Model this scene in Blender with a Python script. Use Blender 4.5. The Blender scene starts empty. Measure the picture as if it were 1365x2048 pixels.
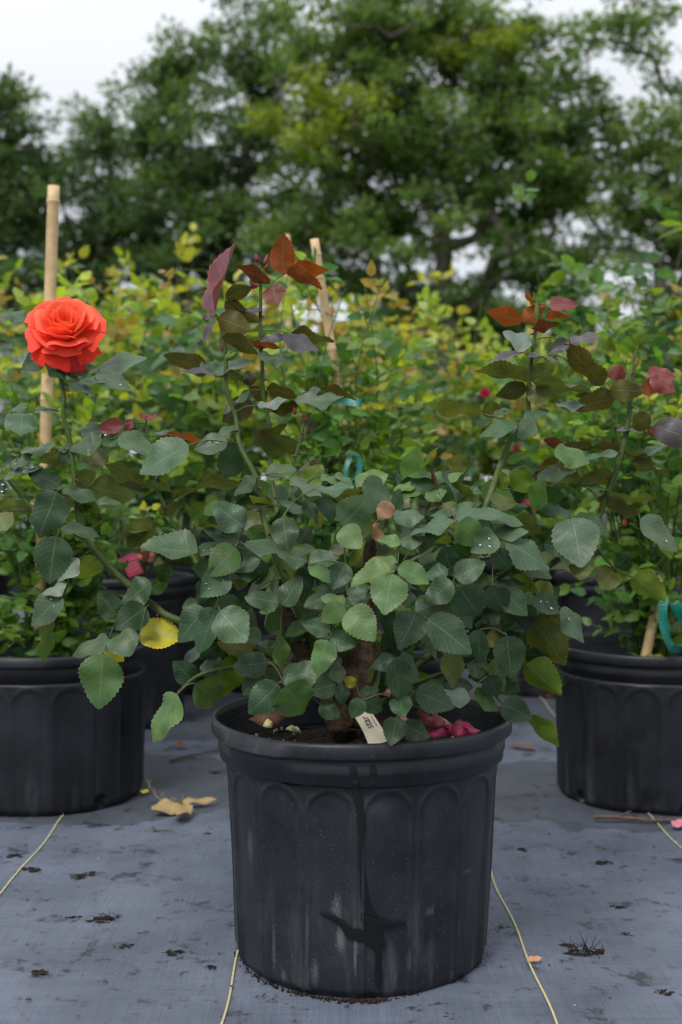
import bpy, math, random
import numpy as np
from mathutils import Vector, Matrix

# ------------------------------------------------------------------ camera, sky, sun, exposure
scene = bpy.context.scene
col = scene.collection
F_PX, CX, HY, CAM_H = 2420.0, 682.5, 970.0, 0.558       # focal length in photo pixels, horizon row, eye height (m)
cam_data = bpy.data.cameras.new("camera")
cam = bpy.data.objects.new("camera", cam_data)
col.objects.link(cam)
cam.location = (0, 0, CAM_H)
cam.rotation_euler = (math.radians(90), 0, 0)
cam_data.sensor_fit = 'VERTICAL'
cam_data.sensor_height = 36.0
cam_data.sensor_width = 24.0
cam_data.lens = F_PX / 2048 * 36.0
cam_data.shift_y = -(1024 - HY) / 2048
cam_data.clip_start = 0.02
cam_data.clip_end = 600
cam_data.dof.use_dof = True
cam_data.dof.focus_distance = 1.36
cam_data.dof.aperture_fstop = 5.4
scene.camera = cam

world = bpy.data.worlds.new("World")
scene.world = world
world.use_nodes = True
wn, wl = world.node_tree.nodes, world.node_tree.links
wn.clear()
SUN_EL, SUN_AZ = math.radians(52), math.radians(-30)
w_out = wn.new('ShaderNodeOutputWorld')
w_bg = wn.new('ShaderNodeBackground')
w_sky = wn.new('ShaderNodeTexSky')
w_sky.sky_type = 'NISHITA'
w_sky.sun_disc = False
w_sky.sun_elevation = SUN_EL
w_sky.sun_rotation = SUN_AZ + math.pi
w_tc = wn.new('ShaderNodeTexCoord')
w_noise = wn.new('ShaderNodeTexNoise')
w_noise.inputs['Scale'].default_value = 2.2
w_noise.inputs['Detail'].default_value = 4
w_ramp = wn.new('ShaderNodeValToRGB')
w_ramp.color_ramp.elements[0].position = 0.30
w_ramp.color_ramp.elements[0].color = (4.00, 4.12, 4.36, 1)
w_ramp.color_ramp.elements[1].position = 0.72
w_ramp.color_ramp.elements[1].color = (4.70, 4.75, 4.85, 1)
w_sep = wn.new('ShaderNodeSeparateXYZ')
w_mr = wn.new('ShaderNodeMapRange')          # the even brightening of an overcast sky towards the zenith
w_mr.inputs['From Min'].default_value = 0.25
w_mr.inputs['From Max'].default_value = 1.0
w_mr.inputs['To Min'].default_value = 1.0
w_mr.inputs['To Max'].default_value = 2.3
w_mul = wn.new('ShaderNodeVectorMath'); w_mul.operation = 'SCALE'
w_mix = wn.new('ShaderNodeMixRGB')
w_mix.inputs['Fac'].default_value = 0.90
wl.new(w_tc.outputs['Generated'], w_noise.inputs['Vector'])
wl.new(w_tc.outputs['Generated'], w_sep.inputs[0])
wl.new(w_sep.outputs['Z'], w_mr.inputs['Value'])
wl.new(w_noise.outputs['Fac'], w_ramp.inputs['Fac'])
wl.new(w_ramp.outputs['Color'], w_mul.inputs[0])
wl.new(w_mr.outputs['Result'], w_mul.inputs['Scale'])
wl.new(w_sky.outputs['Color'], w_mix.inputs['Color1'])
wl.new(w_mul.outputs['Vector'], w_mix.inputs['Color2'])
wl.new(w_mix.outputs['Color'], w_bg.inputs['Color'])
w_bg.inputs['Strength'].default_value = 0.10
wl.new(w_bg.outputs['Background'], w_out.inputs['Surface'])

sun_data = bpy.data.lights.new("sun", 'SUN')
sun_data.energy = 1.5
sun_data.angle = math.radians(18)
sun_data.color = (1.0, 0.97, 0.92)
sun = bpy.data.objects.new("sun", sun_data)
col.objects.link(sun)
sun.rotation_euler = (math.radians(90) - SUN_EL, 0, SUN_AZ)
sun.location = (0, 0, 20)

scene.view_settings.view_transform = 'Standard'
scene.view_settings.look = 'None'
scene.view_settings.exposure = 0.98
scene.view_settings.gamma = 1.0
scene.view_settings.use_curve_mapping = False
scene.cycles.use_denoising = True
scene.cycles.max_bounces = 8
scene.cycles.transparent_max_bounces = 8
scene.cycles.caustics_reflective = False
scene.cycles.caustics_refractive = False

# ------------------------------------------------------------------ helpers
rng = random.Random(7)

def P(u, v, Y):
    """a photo pixel at depth Y -> a point of the place"""
    return Vector(((u - CX) / F_PX * Y, Y, CAM_H - (v - HY) / F_PX * Y))

def tag(o, label=None, cat=None, group=None, kind=None):
    if label: o['label'] = label
    if cat: o['category'] = cat
    if group: o['group'] = group
    if kind: o['kind'] = kind
    return o

def empty(name, loc=(0, 0, 0)):
    o = bpy.data.objects.new(name, None)
    o.empty_display_size = 0.05
    o.location = loc
    col.objects.link(o)
    return o

def link(name, me, parent=None, world_space=True):
    o = bpy.data.objects.new(name, me)
    col.objects.link(o)
    if parent is not None:
        o.parent = parent
        if world_space:                      # geometry is written in world coordinates; parents are never rotated
            base = parent.location.copy()
            q = parent.parent
            while q is not None:
                base += q.location; q = q.parent
            o.location = -base
    return o

def mesh(name, verts, faces, mats=(), smooth=True, midx=None):
    me = bpy.data.meshes.new(name)
    me.from_pydata([tuple(v) for v in verts], [], faces)
    for m in mats: me.materials.append(m)
    if smooth: me.polygons.foreach_set('use_smooth', [True] * len(me.polygons))
    if midx is not None: me.polygons.foreach_set('material_index', midx)
    me.update()
    return me

def fast_mesh(name, V, Q, mat=None, cols=None, smooth=True):
    """numpy vertices (n,3), quads (m,4); optional per-face colour"""
    me = bpy.data.meshes.new(name)
    k = Q.shape[1]
    me.vertices.add(len(V)); me.vertices.foreach_set('co', V.astype(np.float32).ravel())
    me.loops.add(Q.size); me.loops.foreach_set('vertex_index', Q.astype(np.int32).ravel())
    me.polygons.add(len(Q))
    me.polygons.foreach_set('loop_start', (np.arange(len(Q)) * k).astype(np.int32))
    if smooth: me.polygons.foreach_set('use_smooth', np.ones(len(Q), dtype=bool))
    if cols is not None:
        a = me.color_attributes.new('Col', 'FLOAT_COLOR', 'CORNER')
        c = np.ones((len(Q), k, 4), dtype=np.float32)
        c[:, :, :3] = cols[:, None, :]
        a.data.foreach_set('color', c.ravel())
    if mat: me.materials.append(mat)
    me.update(calc_edges=True)
    me.validate()
    return me

class Tubes:
    """collects tapered tubes into one mesh"""
    def __init__(self): self.v, self.f, self.m = [], [], []
    def tube(self, pts, rad, sides=6, mi=0, cap=True):
        pts = [Vector(p) for p in pts]
        n = len(pts)
        start = len(self.v)
        up = Vector((0.13, 0.27, 0.95))
        prev = None
        for i, p in enumerate(pts):
            d = (pts[min(i + 1, n - 1)] - pts[max(i - 1, 0)])
            if d.length < 1e-9: d = Vector((0, 0, 1))
            d.normalize()
            a = (prev - d * prev.dot(d)) if prev is not None else d.cross(up)
            if a.length < 1e-6: a = d.cross(Vector((1, 0, 0)))
            a.normalize(); prev = a
            b = d.cross(a)
            r = rad[i] if isinstance(rad, (list, tuple)) else rad
            for k in range(sides):
                t = 2 * math.pi * k / sides
                self.v.append(p + a * (r * math.cos(t)) + b * (r * math.sin(t)))
        for i in range(n - 1):
            for k in range(sides):
                q = start + i * sides
                self.f.append((q + k, q + (k + 1) % sides, q + sides + (k + 1) % sides, q + sides + k)); self.m.append(mi)
        if cap:
            self.f.append(tuple(start + k for k in reversed(range(sides)))); self.m.append(mi)
            self.f.append(tuple(start + (n - 1) * sides + k for k in range(sides))); self.m.append(mi)
    def mesh(self, name, mats): return mesh(name, self.v, self.f, mats, True, self.m)

def spline(pts, n):
    """Catmull-Rom through the points, n samples per span"""
    pts = [Vector(p) for p in pts]
    out = []
    for i in range(len(pts) - 1):
        p0, p1, p2, p3 = pts[max(i - 1, 0)], pts[i], pts[i + 1], pts[min(i + 2, len(pts) - 1)]
        for k in range(n):
            t = k / n
            out.append(0.5 * ((2 * p1) + (p2 - p0) * t + (2 * p0 - 5 * p1 + 4 * p2 - p3) * t * t + (3 * p1 - p0 - 3 * p2 + p3) * t ** 3))
    out.append(pts[-1])
    return out

# ------------------------------------------------------------------ materials
def new_mat(name):
    m = bpy.data.materials.new(name)
    m.use_nodes = True
    nt = m.node_tree
    b = nt.nodes['Principled BSDF']
    return m, nt, nt.nodes, nt.links, b

def N(ns, t, **kw):
    n = ns.new(t)
    for k, v in kw.items():
        if k in n.inputs: n.inputs[k].default_value = v
        else: setattr(n, k, v)
    return n

def ramp(ns, stops):
    r = ns.new('ShaderNodeValToRGB')
    e = r.color_ramp.elements
    while len(e) < len(stops): e.new(0.5)
    for i, (p, c) in enumerate(stops):
        e[i].position = p; e[i].color = (*c, 1) if len(c) == 3 else c
    return r

def math_node(ns, ls, op, a, b=None, c=None):
    n = ns.new('ShaderNodeMath'); n.operation = op
    for i, x in enumerate((a, b, c)):
        if x is None: continue
        if isinstance(x, (int, float)): n.inputs[i].default_value = x
        else: ls.new(x, n.inputs[i])
    return n.outputs[0]

def mix_rgb(ns, ls, mode, fac, a, b):
    n = ns.new('ShaderNodeMixRGB'); n.blend_type = mode
    for i, x in zip((0, 1, 2), (fac, a, b)):
        if isinstance(x, (int, float)): n.inputs[i].default_value = x
        elif isinstance(x, tuple): n.inputs[i].default_value = (*x, 1) if len(x) == 3 else x
        else: ls.new(x, n.inputs[i])
    return n.outputs[0]

def leaf_material(name, source, rough=0.42, spec=0.5, trans=0.3, veins=True, wax=0.0, scale=60.0, lo=0.72, hi=1.22, coarse=0.0):
    m, nt, ns, ls, b = new_mat(name)
    if source == 'object':
        oi = ns.new('ShaderNodeObjectInfo'); c0 = oi.outputs['Color']
    else:
        at = ns.new('ShaderNodeAttribute'); at.attribute_name = 'Col'; c0 = at.outputs['Color']
    tc = ns.new('ShaderNodeTexCoord')
    geo = ns.new('ShaderNodeNewGeometry')
    nz = N(ns, 'ShaderNodeTexNoise', Scale=scale, Detail=3)
    ls.new(geo.outputs['Position'], nz.inputs['Vector'])
    var = ramp(ns, [(0.3, (lo, lo * 1.02, lo)), (0.75, (hi, hi * .99, hi * .95))])
    ls.new(nz.outputs['Fac'], var.inputs['Fac'])
    c = mix_rgb(ns, ls, 'MULTIPLY', 1.0, c0, var.outputs['Color'])
    height = nz.outputs['Fac']
    if veins:
        uv = ns.new('ShaderNodeSeparateXYZ'); ls.new(tc.outputs['UV'], uv.inputs[0])
        side = math_node(ns, ls, 'ABSOLUTE', math_node(ns, ls, 'SUBTRACT', uv.outputs['Y'], 0.5))
        mid = math_node(ns, ls, 'LESS_THAN', side, 0.016)
        ph = math_node(ns, ls, 'SUBTRACT', uv.outputs['X'], math_node(ns, ls, 'MULTIPLY', side, 0.55))
        wv = math_node(ns, ls, 'ABSOLUTE', math_node(ns, ls, 'SINE', math_node(ns, ls, 'MULTIPLY', ph, 26.0)))
        lat = math_node(ns, ls, 'POWER', math_node(ns, ls, 'SUBTRACT', 1.0, wv), 5.0)
        vein = math_node(ns, ls, 'MAXIMUM', mid, math_node(ns, ls, 'MULTIPLY', lat, 0.45))
        lightc = mix_rgb(ns, ls, 'MIX', 0.5, c, (0.22, 0.27, 0.14))
        c = mix_rgb(ns, ls, 'MIX', math_node(ns, ls, 'MULTIPLY', vein, 0.5), c, lightc)
        # yellowed, slightly browned rim
        edge = math_node(ns, ls, 'GREATER_THAN', side, 0.475)
        rim = mix_rgb(ns, ls, 'MULTIPLY', 1.0, c, (2.3, 1.35, 1.1))
        c = mix_rgb(ns, ls, 'MIX', math_node(ns, ls, 'MULTIPLY', edge, 0.75), c, rim)
        # yellowed blotches, different on every leaf
        oi2 = ns.new('ShaderNodeObjectInfo')
        nb_ = N(ns, 'ShaderNodeTexNoise', noise_dimensions='4D', Scale=26.0, Detail=3)
        ls.new(geo.outputs['Position'], nb_.inputs['Vector']); ls.new(math_node(ns, ls, 'MULTIPLY', oi2.outputs['Random'], 40.0), nb_.inputs['W'])
        bc = ns.new('ShaderNodeClamp'); ls.new(math_node(ns, ls, 'MULTIPLY', math_node(ns, ls, 'SUBTRACT', nb_.outputs['Fac'], 0.57), 5.0), bc.inputs[0])
        warm = mix_rgb(ns, ls, 'MULTIPLY', 1.0, c, (2.1, 1.5, 0.75))
        c = mix_rgb(ns, ls, 'MIX', math_node(ns, ls, 'MULTIPLY', bc.outputs[0], 0.55), c, warm)
        height = math_node(ns, ls, 'SUBTRACT', math_node(ns, ls, 'MULTIPLY', nz.outputs['Fac'], 0.5), math_node(ns, ls, 'MULTIPLY', vein, 0.9))
    if wax > 0:                              # the grey bloom of a rose leaf's upper face, absent underneath
        n2 = N(ns, 'ShaderNodeTexNoise', Scale=25.0, Detail=2)
        ls.new(geo.outputs['Position'], n2.inputs['Vector'])
        f = math_node(ns, ls, 'MULTIPLY', math_node(ns, ls, 'SUBTRACT', 1.0, geo.outputs['Backfacing']), math_node(ns, ls, 'MULTIPLY', n2.outputs['Fac'], wax * 1.6))
        c = mix_rgb(ns, ls, 'MIX', f, c, (0.20, 0.25, 0.23))
        # pale specks of dried spray
        vo = N(ns, 'ShaderNodeTexVoronoi', Scale=420.0)
        ls.new(geo.outputs['Position'], vo.inputs['Vector'])
        n3 = N(ns, 'ShaderNodeTexNoise', Scale=45.0); ls.new(geo.outputs['Position'], n3.inputs['Vector'])
        sp = math_node(ns, ls, 'MULTIPLY', math_node(ns, ls, 'LESS_THAN', vo.outputs['Distance'], 0.2), math_node(ns, ls, 'GREATER_THAN', n3.outputs['Fac'], 0.56))
        c = mix_rgb(ns, ls, 'MIX', math_node(ns, ls, 'MULTIPLY', sp, 0.35), c, (0.34, 0.38, 0.34))
    ls.new(c, b.inputs['Base Color'])
    b.inputs['Roughness'].default_value = rough
    b.inputs['Specular IOR Level'].default_value = spec
    bump = N(ns, 'ShaderNodeBump', Strength=0.35, Distance=0.0012)
    ls.new(height, bump.inputs['Height'])
    ls.new(bump.outputs['Normal'], b.inputs['Normal'])
    tr = ns.new('ShaderNodeBsdfTranslucent')
    tcx = mix_rgb(ns, ls, 'MULTIPLY', 1.0, c, (1.7, 1.75, 0.75))
    ls.new(tcx, tr.inputs['Color'])
    mx = ns.new('ShaderNodeMixShader'); mx.inputs[0].default_value = trans
    ls.new(b.outputs[0], mx.inputs[1]); ls.new(tr.outputs[0], mx.inputs[2])
    ls.new(mx.outputs[0], ns['Material Output'].inputs['Surface'])
    return m

def simple_mat(name, c1, c2, rough=0.7, scale=40.0, spec=0.4, bump=0.3, dist=0.002, detail=5, source=None):
    m, nt, ns, ls, b = new_mat(name)
    tc = ns.new('ShaderNodeTexCoord')
    nz = N(ns, 'ShaderNodeTexNoise', Scale=scale, Detail=detail, Roughness=0.65)
    ls.new(tc.outputs['Object'], nz.inputs['Vector'])
    r = ramp(ns, [(0.32, c1), (0.70, c2)])
    ls.new(nz.outputs['Fac'], r.inputs['Fac'])
    ls.new(r.outputs['Color'], b.inputs['Base Color'])
    b.inputs['Roughness'].default_value = rough
    b.inputs['Specular IOR Level'].default_value = spec
    bp = N(ns, 'ShaderNodeBump', Strength=bump, Distance=dist)
    ls.new(nz.outputs['Fac'], bp.inputs['Height']); ls.new(bp.outputs['Normal'], b.inputs['Normal'])
    return m

MAT = {}
MAT['leaf'] = leaf_material('rose leaf', 'object', rough=0.42, spec=0.26, trans=0.20, wax=0.06)
MAT['leaf_far'] = leaf_material('rose leaf behind', 'object', rough=0.40, spec=0.34, trans=0.42, veins=False)
MAT['foliage'] = leaf_material('rose foliage', 'attribute', rough=0.40, spec=0.34, trans=0.42, veins=False)
MAT['tree_leaf'] = leaf_material('tree leaf', 'attribute', rough=0.5, spec=0.35, trans=0.48, veins=False, scale=1.3)
MAT['petal'] = leaf_material('rose petal', 'object', rough=0.62, spec=0.2, trans=0.30, veins=False, scale=24.0, lo=.90, hi=1.10)
for n in MAT['petal'].node_tree.nodes:
    if n.type == 'MIX_RGB' and n.blend_type == 'MULTIPLY' and abs(n.inputs[2].default_value[2] - 0.75) < 1e-3:
        n.inputs[2].default_value = (1.15, 1.0, 0.8, 1)
MAT['cane'] = simple_mat('green cane', (0.034, 0.060, 0.012), (0.066, 0.10, 0.022), 0.5, 90, 0.22, 0.15)
MAT['cane_red'] = simple_mat('red green cane', (0.07, 0.04, 0.02), (0.10, 0.10, 0.03), 0.45, 60, 0.5, 0.15)
MAT['bark'] = simple_mat('old cane bark', (0.028, 0.018, 0.012), (0.10, 0.065, 0.04), 0.85, 130, 0.2, 0.8, 0.004)
MAT['thorn'] = simple_mat('thorn', (0.07, 0.022, 0.015), (0.13, 0.05, 0.03), 0.5, 90)
MAT['bamboo'] = simple_mat('bamboo', (0.40, 0.27, 0.13), (0.58, 0.42, 0.24), 0.55, 26, 0.4, 0.2)
MAT['soil'] = simple_mat('potting soil', (0.006, 0.005, 0.004), (0.05, 0.038, 0.028), 0.95, 110, 0.15, 1.0, 0.01)
MAT['tree_bark'] = simple_mat('tree bark', (0.05, 0.042, 0.035), (0.13, 0.115, 0.10), 0.9, 5, 0.2, 0.8, 0.02)
MAT['tie'] = simple_mat('teal tape', (0.0, 0.075, 0.055), (0.0, 0.135, 0.10), 0.4, 40)
MAT['grass'] = simple_mat('grass ground', (0.035, 0.07, 0.015), (0.10, 0.16, 0.04), 0.9, 3.0, 0.2, 0.5, 0.05)

def pot_mat(name, dust, c1=(0.0045, 0.0052, 0.0075), c2=(0.0125, 0.015, 0.021), scuffs=()):
    m, nt, ns, ls, b = new_mat(name)
    tc = ns.new('ShaderNodeTexCoord')
    a = N(ns, 'ShaderNodeTexNoise', Scale=9.0, Detail=7, Roughness=0.68)
    ls.new(tc.outputs['Object'], a.inputs['Vector'])
    mp = ns.new('ShaderNodeMapping'); mp.inputs['Scale'].default_value = (34, 34, 5.5)
    ls.new(tc.outputs['Object'], mp.inputs['Vector'])
    s = N(ns, 'ShaderNodeTexNoise', Scale=1.0, Detail=5, Roughness=0.6)      # run marks
    ls.new(mp.outputs['Vector'], s.inputs['Vector'])
    g = N(ns, 'ShaderNodeTexNoise', Scale=420.0, Detail=2)
    ls.new(tc.outputs['Object'], g.inputs['Vector'])
    d1 = ramp(ns, [(0.38, c1), (0.68, c2)])
    ls.new(a.outputs['Fac'], d1.inputs['Fac'])
    sep = ns.new('ShaderNodeSeparateXYZ'); ls.new(tc.outputs['Object'], sep.inputs[0])
    # mineral crust is thickest close to the ground
    low = ns.new('ShaderNodeMapRange')
    low.inputs['From Min'].default_value = 0.0; low.inputs['From Max'].default_value = 0.13
    low.inputs['To Min'].default_value = 1.0; low.inputs['To Max'].default_value = 0.10
    ls.new(sep.outputs['Z'], low.inputs['Value'])
    sm = math_node(ns, ls, 'MULTIPLY', math_node(ns, ls, 'SUBTRACT', s.outputs['Fac'], 0.53), 5.0)
    smc = ns.new('ShaderNodeClamp'); ls.new(sm, smc.inputs[0])
    f = math_node(ns, ls, 'MULTIPLY', math_node(ns, ls, 'MULTIPLY', smc.outputs[0], low.outputs[0]), dust)
    c = mix_rgb(ns, ls, 'MIX', f, d1.outputs['Color'], (0.10, 0.105, 0.105))
    f2 = math_node(ns, ls, 'MULTIPLY', math_node(ns, ls, 'GREATER_THAN', g.outputs['Fac'], 0.70), 0.5 * dust)
    c = mix_rgb(ns, ls, 'MIX', f2, c, (0.16, 0.15, 0.13))
    # scuffed patches
    n4 = N(ns, 'ShaderNodeTexNoise', Scale=4.3, Detail=9, Roughness=0.72)
    mp2 = ns.new('ShaderNodeMapping'); mp2.inputs['Location'].default_value = (3.1, 1.7, 0.4); mp2.inputs['Scale'].default_value = (2.2, 2.2, 1.0)
    ls.new(tc.outputs['Object'], mp2.inputs['Vector']); ls.new(mp2.outputs['Vector'], n4.inputs['Vector'])
    sc = ns.new('ShaderNodeClamp'); ls.new(math_node(ns, ls, 'MULTIPLY', math_node(ns, ls, 'SUBTRACT', n4.outputs['Fac'], 0.62), 9.0), sc.inputs[0])
    c = mix_rgb(ns, ls, 'MIX', math_node(ns, ls, 'MULTIPLY', sc.outputs[0], 0.45 * dust), c, (0.075, 0.085, 0.095))
    for (px, py, pz, rx, rz, amt) in scuffs:          # rubbed marks and lime runs, each at its own spot on the wall
        mp3 = ns.new('ShaderNodeMapping'); mp3.vector_type = 'POINT'
        mp3.inputs['Location'].default_value = (-px / rx, -py / 0.05, -pz / rz); mp3.inputs['Scale'].default_value = (1 / rx, 1 / 0.05, 1 / rz)
        ls.new(tc.outputs['Object'], mp3.inputs['Vector'])
        ln = ns.new('ShaderNodeVectorMath'); ln.operation = 'LENGTH'; ls.new(mp3.outputs['Vector'], ln.inputs[0])
        k = math_node(ns, ls, 'SUBTRACT', 1.0, ln.outputs['Value'])
        k = math_node(ns, ls, 'ADD', k, math_node(ns, ls, 'MULTIPLY', math_node(ns, ls, 'SUBTRACT', s.outputs['Fac'], 0.55), 3.2))
        k = math_node(ns, ls, 'ADD', k, math_node(ns, ls, 'MULTIPLY', math_node(ns, ls, 'SUBTRACT', g.outputs['Fac'], 0.5), 1.2))
        k = math_node(ns, ls, 'MULTIPLY', k, math_node(ns, ls, 'LESS_THAN', ln.outputs['Value'], 1.25))
        kc = ns.new('ShaderNodeClamp'); ls.new(k, kc.inputs[0])
        c = mix_rgb(ns, ls, 'MIX', math_node(ns, ls, 'MULTIPLY', kc.outputs[0], amt), c, (0.16, 0.17, 0.17))
    ls.new(c, b.inputs['Base Color'])
    rr = ns.new('ShaderNodeMapRange'); rr.inputs['To Min'].default_value = 0.30; rr.inputs['To Max'].default_value = 0.62
    ls.new(a.outputs['Fac'], rr.inputs['Value']); ls.new(rr.outputs[0], b.inputs['Roughness'])
    b.inputs['Specular IOR Level'].default_value = 0.30
    bp = N(ns, 'ShaderNodeBump', Strength=0.12, Distance=0.0015)
    ls.new(g.outputs['Fac'], bp.inputs['Height']); ls.new(bp.outputs['Normal'], b.inputs['Normal'])
    return m
MAT['pot2'] = pot_mat('black nursery plastic', 0.30)
m, nt, ns, ls, b = new_mat('water film on plastic')
b.inputs['Base Color'].default_value = (0.0022, 0.0022, 0.0028, 1); b.inputs['Roughness'].default_value = 0.22
MAT['wet'] = m

# ------------------------------------------------------------------ ground
def fabric_mat():
    m, nt, ns, ls, b = new_mat('woven ground cloth')
    tc = ns.new('ShaderNodeTexCoord')
    o = tc.outputs['Object']
    def noise(scale, detail=4, rough=0.6, vec=None, mscale=None, loc=None):
        n = N(ns, 'ShaderNodeTexNoise', Scale=scale, Detail=detail, Roughness=rough)
        v = o
        if mscale:
            mp = ns.new('ShaderNodeMapping'); mp.inputs['Scale'].default_value = mscale
            if loc: mp.inputs['Location'].default_value = loc
            ls.new(o, mp.inputs['Vector']); v = mp.outputs['Vector']
        ls.new(v, n.inputs['Vector'])
        return n.outputs['Fac']
    dust = noise(5.0, 6, 0.65)
    base = ramp(ns, [(0.30, (0.055, 0.066, 0.092)), (0.72, (0.115, 0.134, 0.178))])
    ls.new(dust, base.inputs['Fac'])
    c = base.outputs['Color']
    # tape weave: warp and weft
    sep = ns.new('ShaderNodeSeparateXYZ'); ls.new(o, sep.inputs[0])
    wx = math_node(ns, ls, 'SINE', math_node(ns, ls, 'MULTIPLY', sep.outputs['X'], 2 * math.pi / 0.0026))
    wy = math_node(ns, ls, 'SINE', math_node(ns, ls, 'MULTIPLY', sep.outputs['Y'], 2 * math.pi / 0.0034))
    wv = math_node(ns, ls, 'MULTIPLY', wx, wy)
    fine = noise(1.0, 3, 0.6, mscale=(1.0, 1.0, 1.0))
    thread = noise(1.0, 2, 0.5, mscale=(620, 9, 1))
    thread2 = noise(1.0, 2, 0.5, mscale=(8, 520, 1))
    tv = math_node(ns, ls, 'ADD', math_node(ns, ls, 'MULTIPLY', thread, 0.5), math_node(ns, ls, 'MULTIPLY', thread2, 0.5))
    tr = ramp(ns, [(0.35, (0.78, 0.78, 0.78)), (0.65, (1.22, 1.22, 1.22))]); ls.new(tv, tr.inputs['Fac'])
    c = mix_rgb(ns, ls, 'MULTIPLY', 1.0, c, tr.outputs['Color'])
    wr = ramp(ns, [(0.0, (0.86, 0.86, 0.86)), (1.0, (1.1, 1.1, 1.1))])
    ls.new(math_node(ns, ls, 'MULTIPLY_ADD', wv, 0.5, 0.5), wr.inputs['Fac'])
    c = mix_rgb(ns, ls, 'MULTIPLY', 1.0, c, wr.outputs['Color'])
    # dark soil stains
    st = noise(16.0, 7, 0.7, mscale=(1.0, 1.0, 1.0), loc=(4.2, 1.3, 0))
    sc = ns.new('ShaderNodeClamp'); ls.new(math_node(ns, ls, 'MULTIPLY', math_node(ns, ls, 'SUBTRACT', st, 0.57), 14.0), sc.inputs[0])
    st2 = noise(38.0, 6, 0.72, mscale=(1.0, 1.0, 1.0), loc=(1.7, 8.3, 0))
    sc2 = ns.new('ShaderNodeClamp'); ls.new(math_node(ns, ls, 'MULTIPLY', math_node(ns, ls, 'SUBTRACT', st2, 0.585), 14.0), sc2.inputs[0])
    stain = math_node(ns, ls, 'MAXIMUM', math_node(ns, ls, 'MULTIPLY', sc.outputs[0], 0.82), math_node(ns, ls, 'MULTIPLY', sc2.outputs[0], 0.85))
    c = mix_rgb(ns, ls, 'MIX', stain, c, (0.013, 0.013, 0.014))
    # wet, darker cloth where pots have drained
    wet = None
    for (x, y, r) in WET:
        vm = ns.new('ShaderNodeVectorMath'); vm.operation = 'DISTANCE'
        ls.new(o, vm.inputs[0]); vm.inputs[1].default_value = (x, y, 0)
        d = math_node(ns, ls, 'ADD', vm.outputs['Value'], math_node(ns, ls, 'MULTIPLY', math_node(ns, ls, 'SUBTRACT', noise(7.0, 4, 0.55), 0.5), 0.22))
        k = math_node(ns, ls, 'LESS_THAN', d, r)
        wet = k if wet is None else math_node(ns, ls, 'MAXIMUM', wet, k)
    c = mix_rgb(ns, ls, 'MULTIPLY', math_node(ns, ls, 'MULTIPLY', wet, 0.8), c, (0.50, 0.48, 0.46))
    ls.new(c, b.inputs['Base Color'])
    b.inputs['Roughness'].default_value = 0.55
    b.inputs['Specular IOR Level'].default_value = 0.42
    bp = N(ns, 'ShaderNodeBump', Strength=0.35, Distance=0.0006)
    ls.new(math_node(ns, ls, 'ADD', wv, math_node(ns, ls, 'MULTIPLY', tv, 3.0)), bp.inputs['Height'])
    bp2 = N(ns, 'ShaderNodeBump', Strength=0.5, Distance=0.02)
    ls.new(noise(3.4, 4, 0.5), bp2.inputs['Height']); ls.new(bp2.outputs['Normal'], bp.inputs['Normal'])
    ls.new(bp.outputs['Normal'], b.inputs['Normal'])
    return m
WET = [(-0.45, 2.25, 0.27), (-0.30, 2.28, 0.22), (0.42, 2.20, 0.24), (0.10, 2.6, 0.25), (-0.42, 2.95, 0.30), (0.45, 3.1, 0.28)]

g = link('ground', mesh('ground', [(-200, -60, -0.006), (200, -60, -0.006), (200, 340, -0.006), (-200, 340, -0.006)], [(0, 1, 2, 3)], [MAT['grass']], False))
tag(g, 'green grass beyond the cloth', kind='structure')
# the cloth: gently wrinkled, one sheet
nx, ny = 150, 220
xs, ys = np.linspace(-3.2, 3.2, nx), np.linspace(-1.0, 9.5, ny)
GX, GY = np.meshgrid(xs, ys)
def cloth_z(x, y):
    return 0.0016 * np.sin(x * 7.1 + 1.3 * np.sin(y * 2.3)) * np.sin(y * 5.3 + 0.7) + 0.0012 * np.sin(x * 13.7 + y * 9.1) * np.sin(y * 11.0 - x * 4.0)
GZ = cloth_z(GX, GY)
V = np.stack([GX, GY, GZ], -1).reshape(-1, 3)
ii = (np.arange(ny - 1)[:, None] * nx + np.arange(nx - 1)[None, :]).ravel()
Q = np.stack([ii, ii + 1, ii + nx + 1, ii + nx], 1)
cloth = link('ground_cloth', fast_mesh('ground_cloth', V, Q, fabric_mat()))
tag(cloth, 'blue grey woven ground cloth', kind='structure')
thread_m = simple_mat('yellow tracer thread', (0.30, 0.27, 0.12), (0.52, 0.48, 0.25), 0.6, 320)
for k, x0 in enumerate((-1.16, -0.815, -0.4655, -0.1225, 0.2185, 0.522, 0.87, 1.21)):
    yy = np.linspace(0.2, 9.0, 420)
    wob = 0.0022 * np.sin(yy * 9.0 + k * 2.1) + 0.002 * np.sin(yy * 23.0 + k)
    xc = x0 + wob - 0.002 * (yy - 1.5)
    hw = 0.0012
    z = cloth_z(xc, yy) + 0.0018
    V = np.concatenate([np.stack([xc - hw, yy, z], 1), np.stack([xc, yy, z + 0.0008], 1), np.stack([xc + hw, yy, z], 1)])
    n = len(yy); i = np.arange(n - 1)
    Q = np.concatenate([np.stack([i, n + i, n + i + 1, i + 1], 1), np.stack([n + i, 2 * n + i, 2 * n + i + 1, n + i + 1], 1)])
    link('tracer_thread', fast_mesh('tracer_thread', V, Q, thread_m), cloth)

# ------------------------------------------------------------------ nursery pots
def pot_radius(p, z):
    H, Rt, Rb = p['H'], p['Rt'], p['Rb']
    zb = H - 0.049
    return Rb + (0.895 * Rt + p.get('str', 0) - Rb) * min(max(z / zb, 0), 1)

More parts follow.
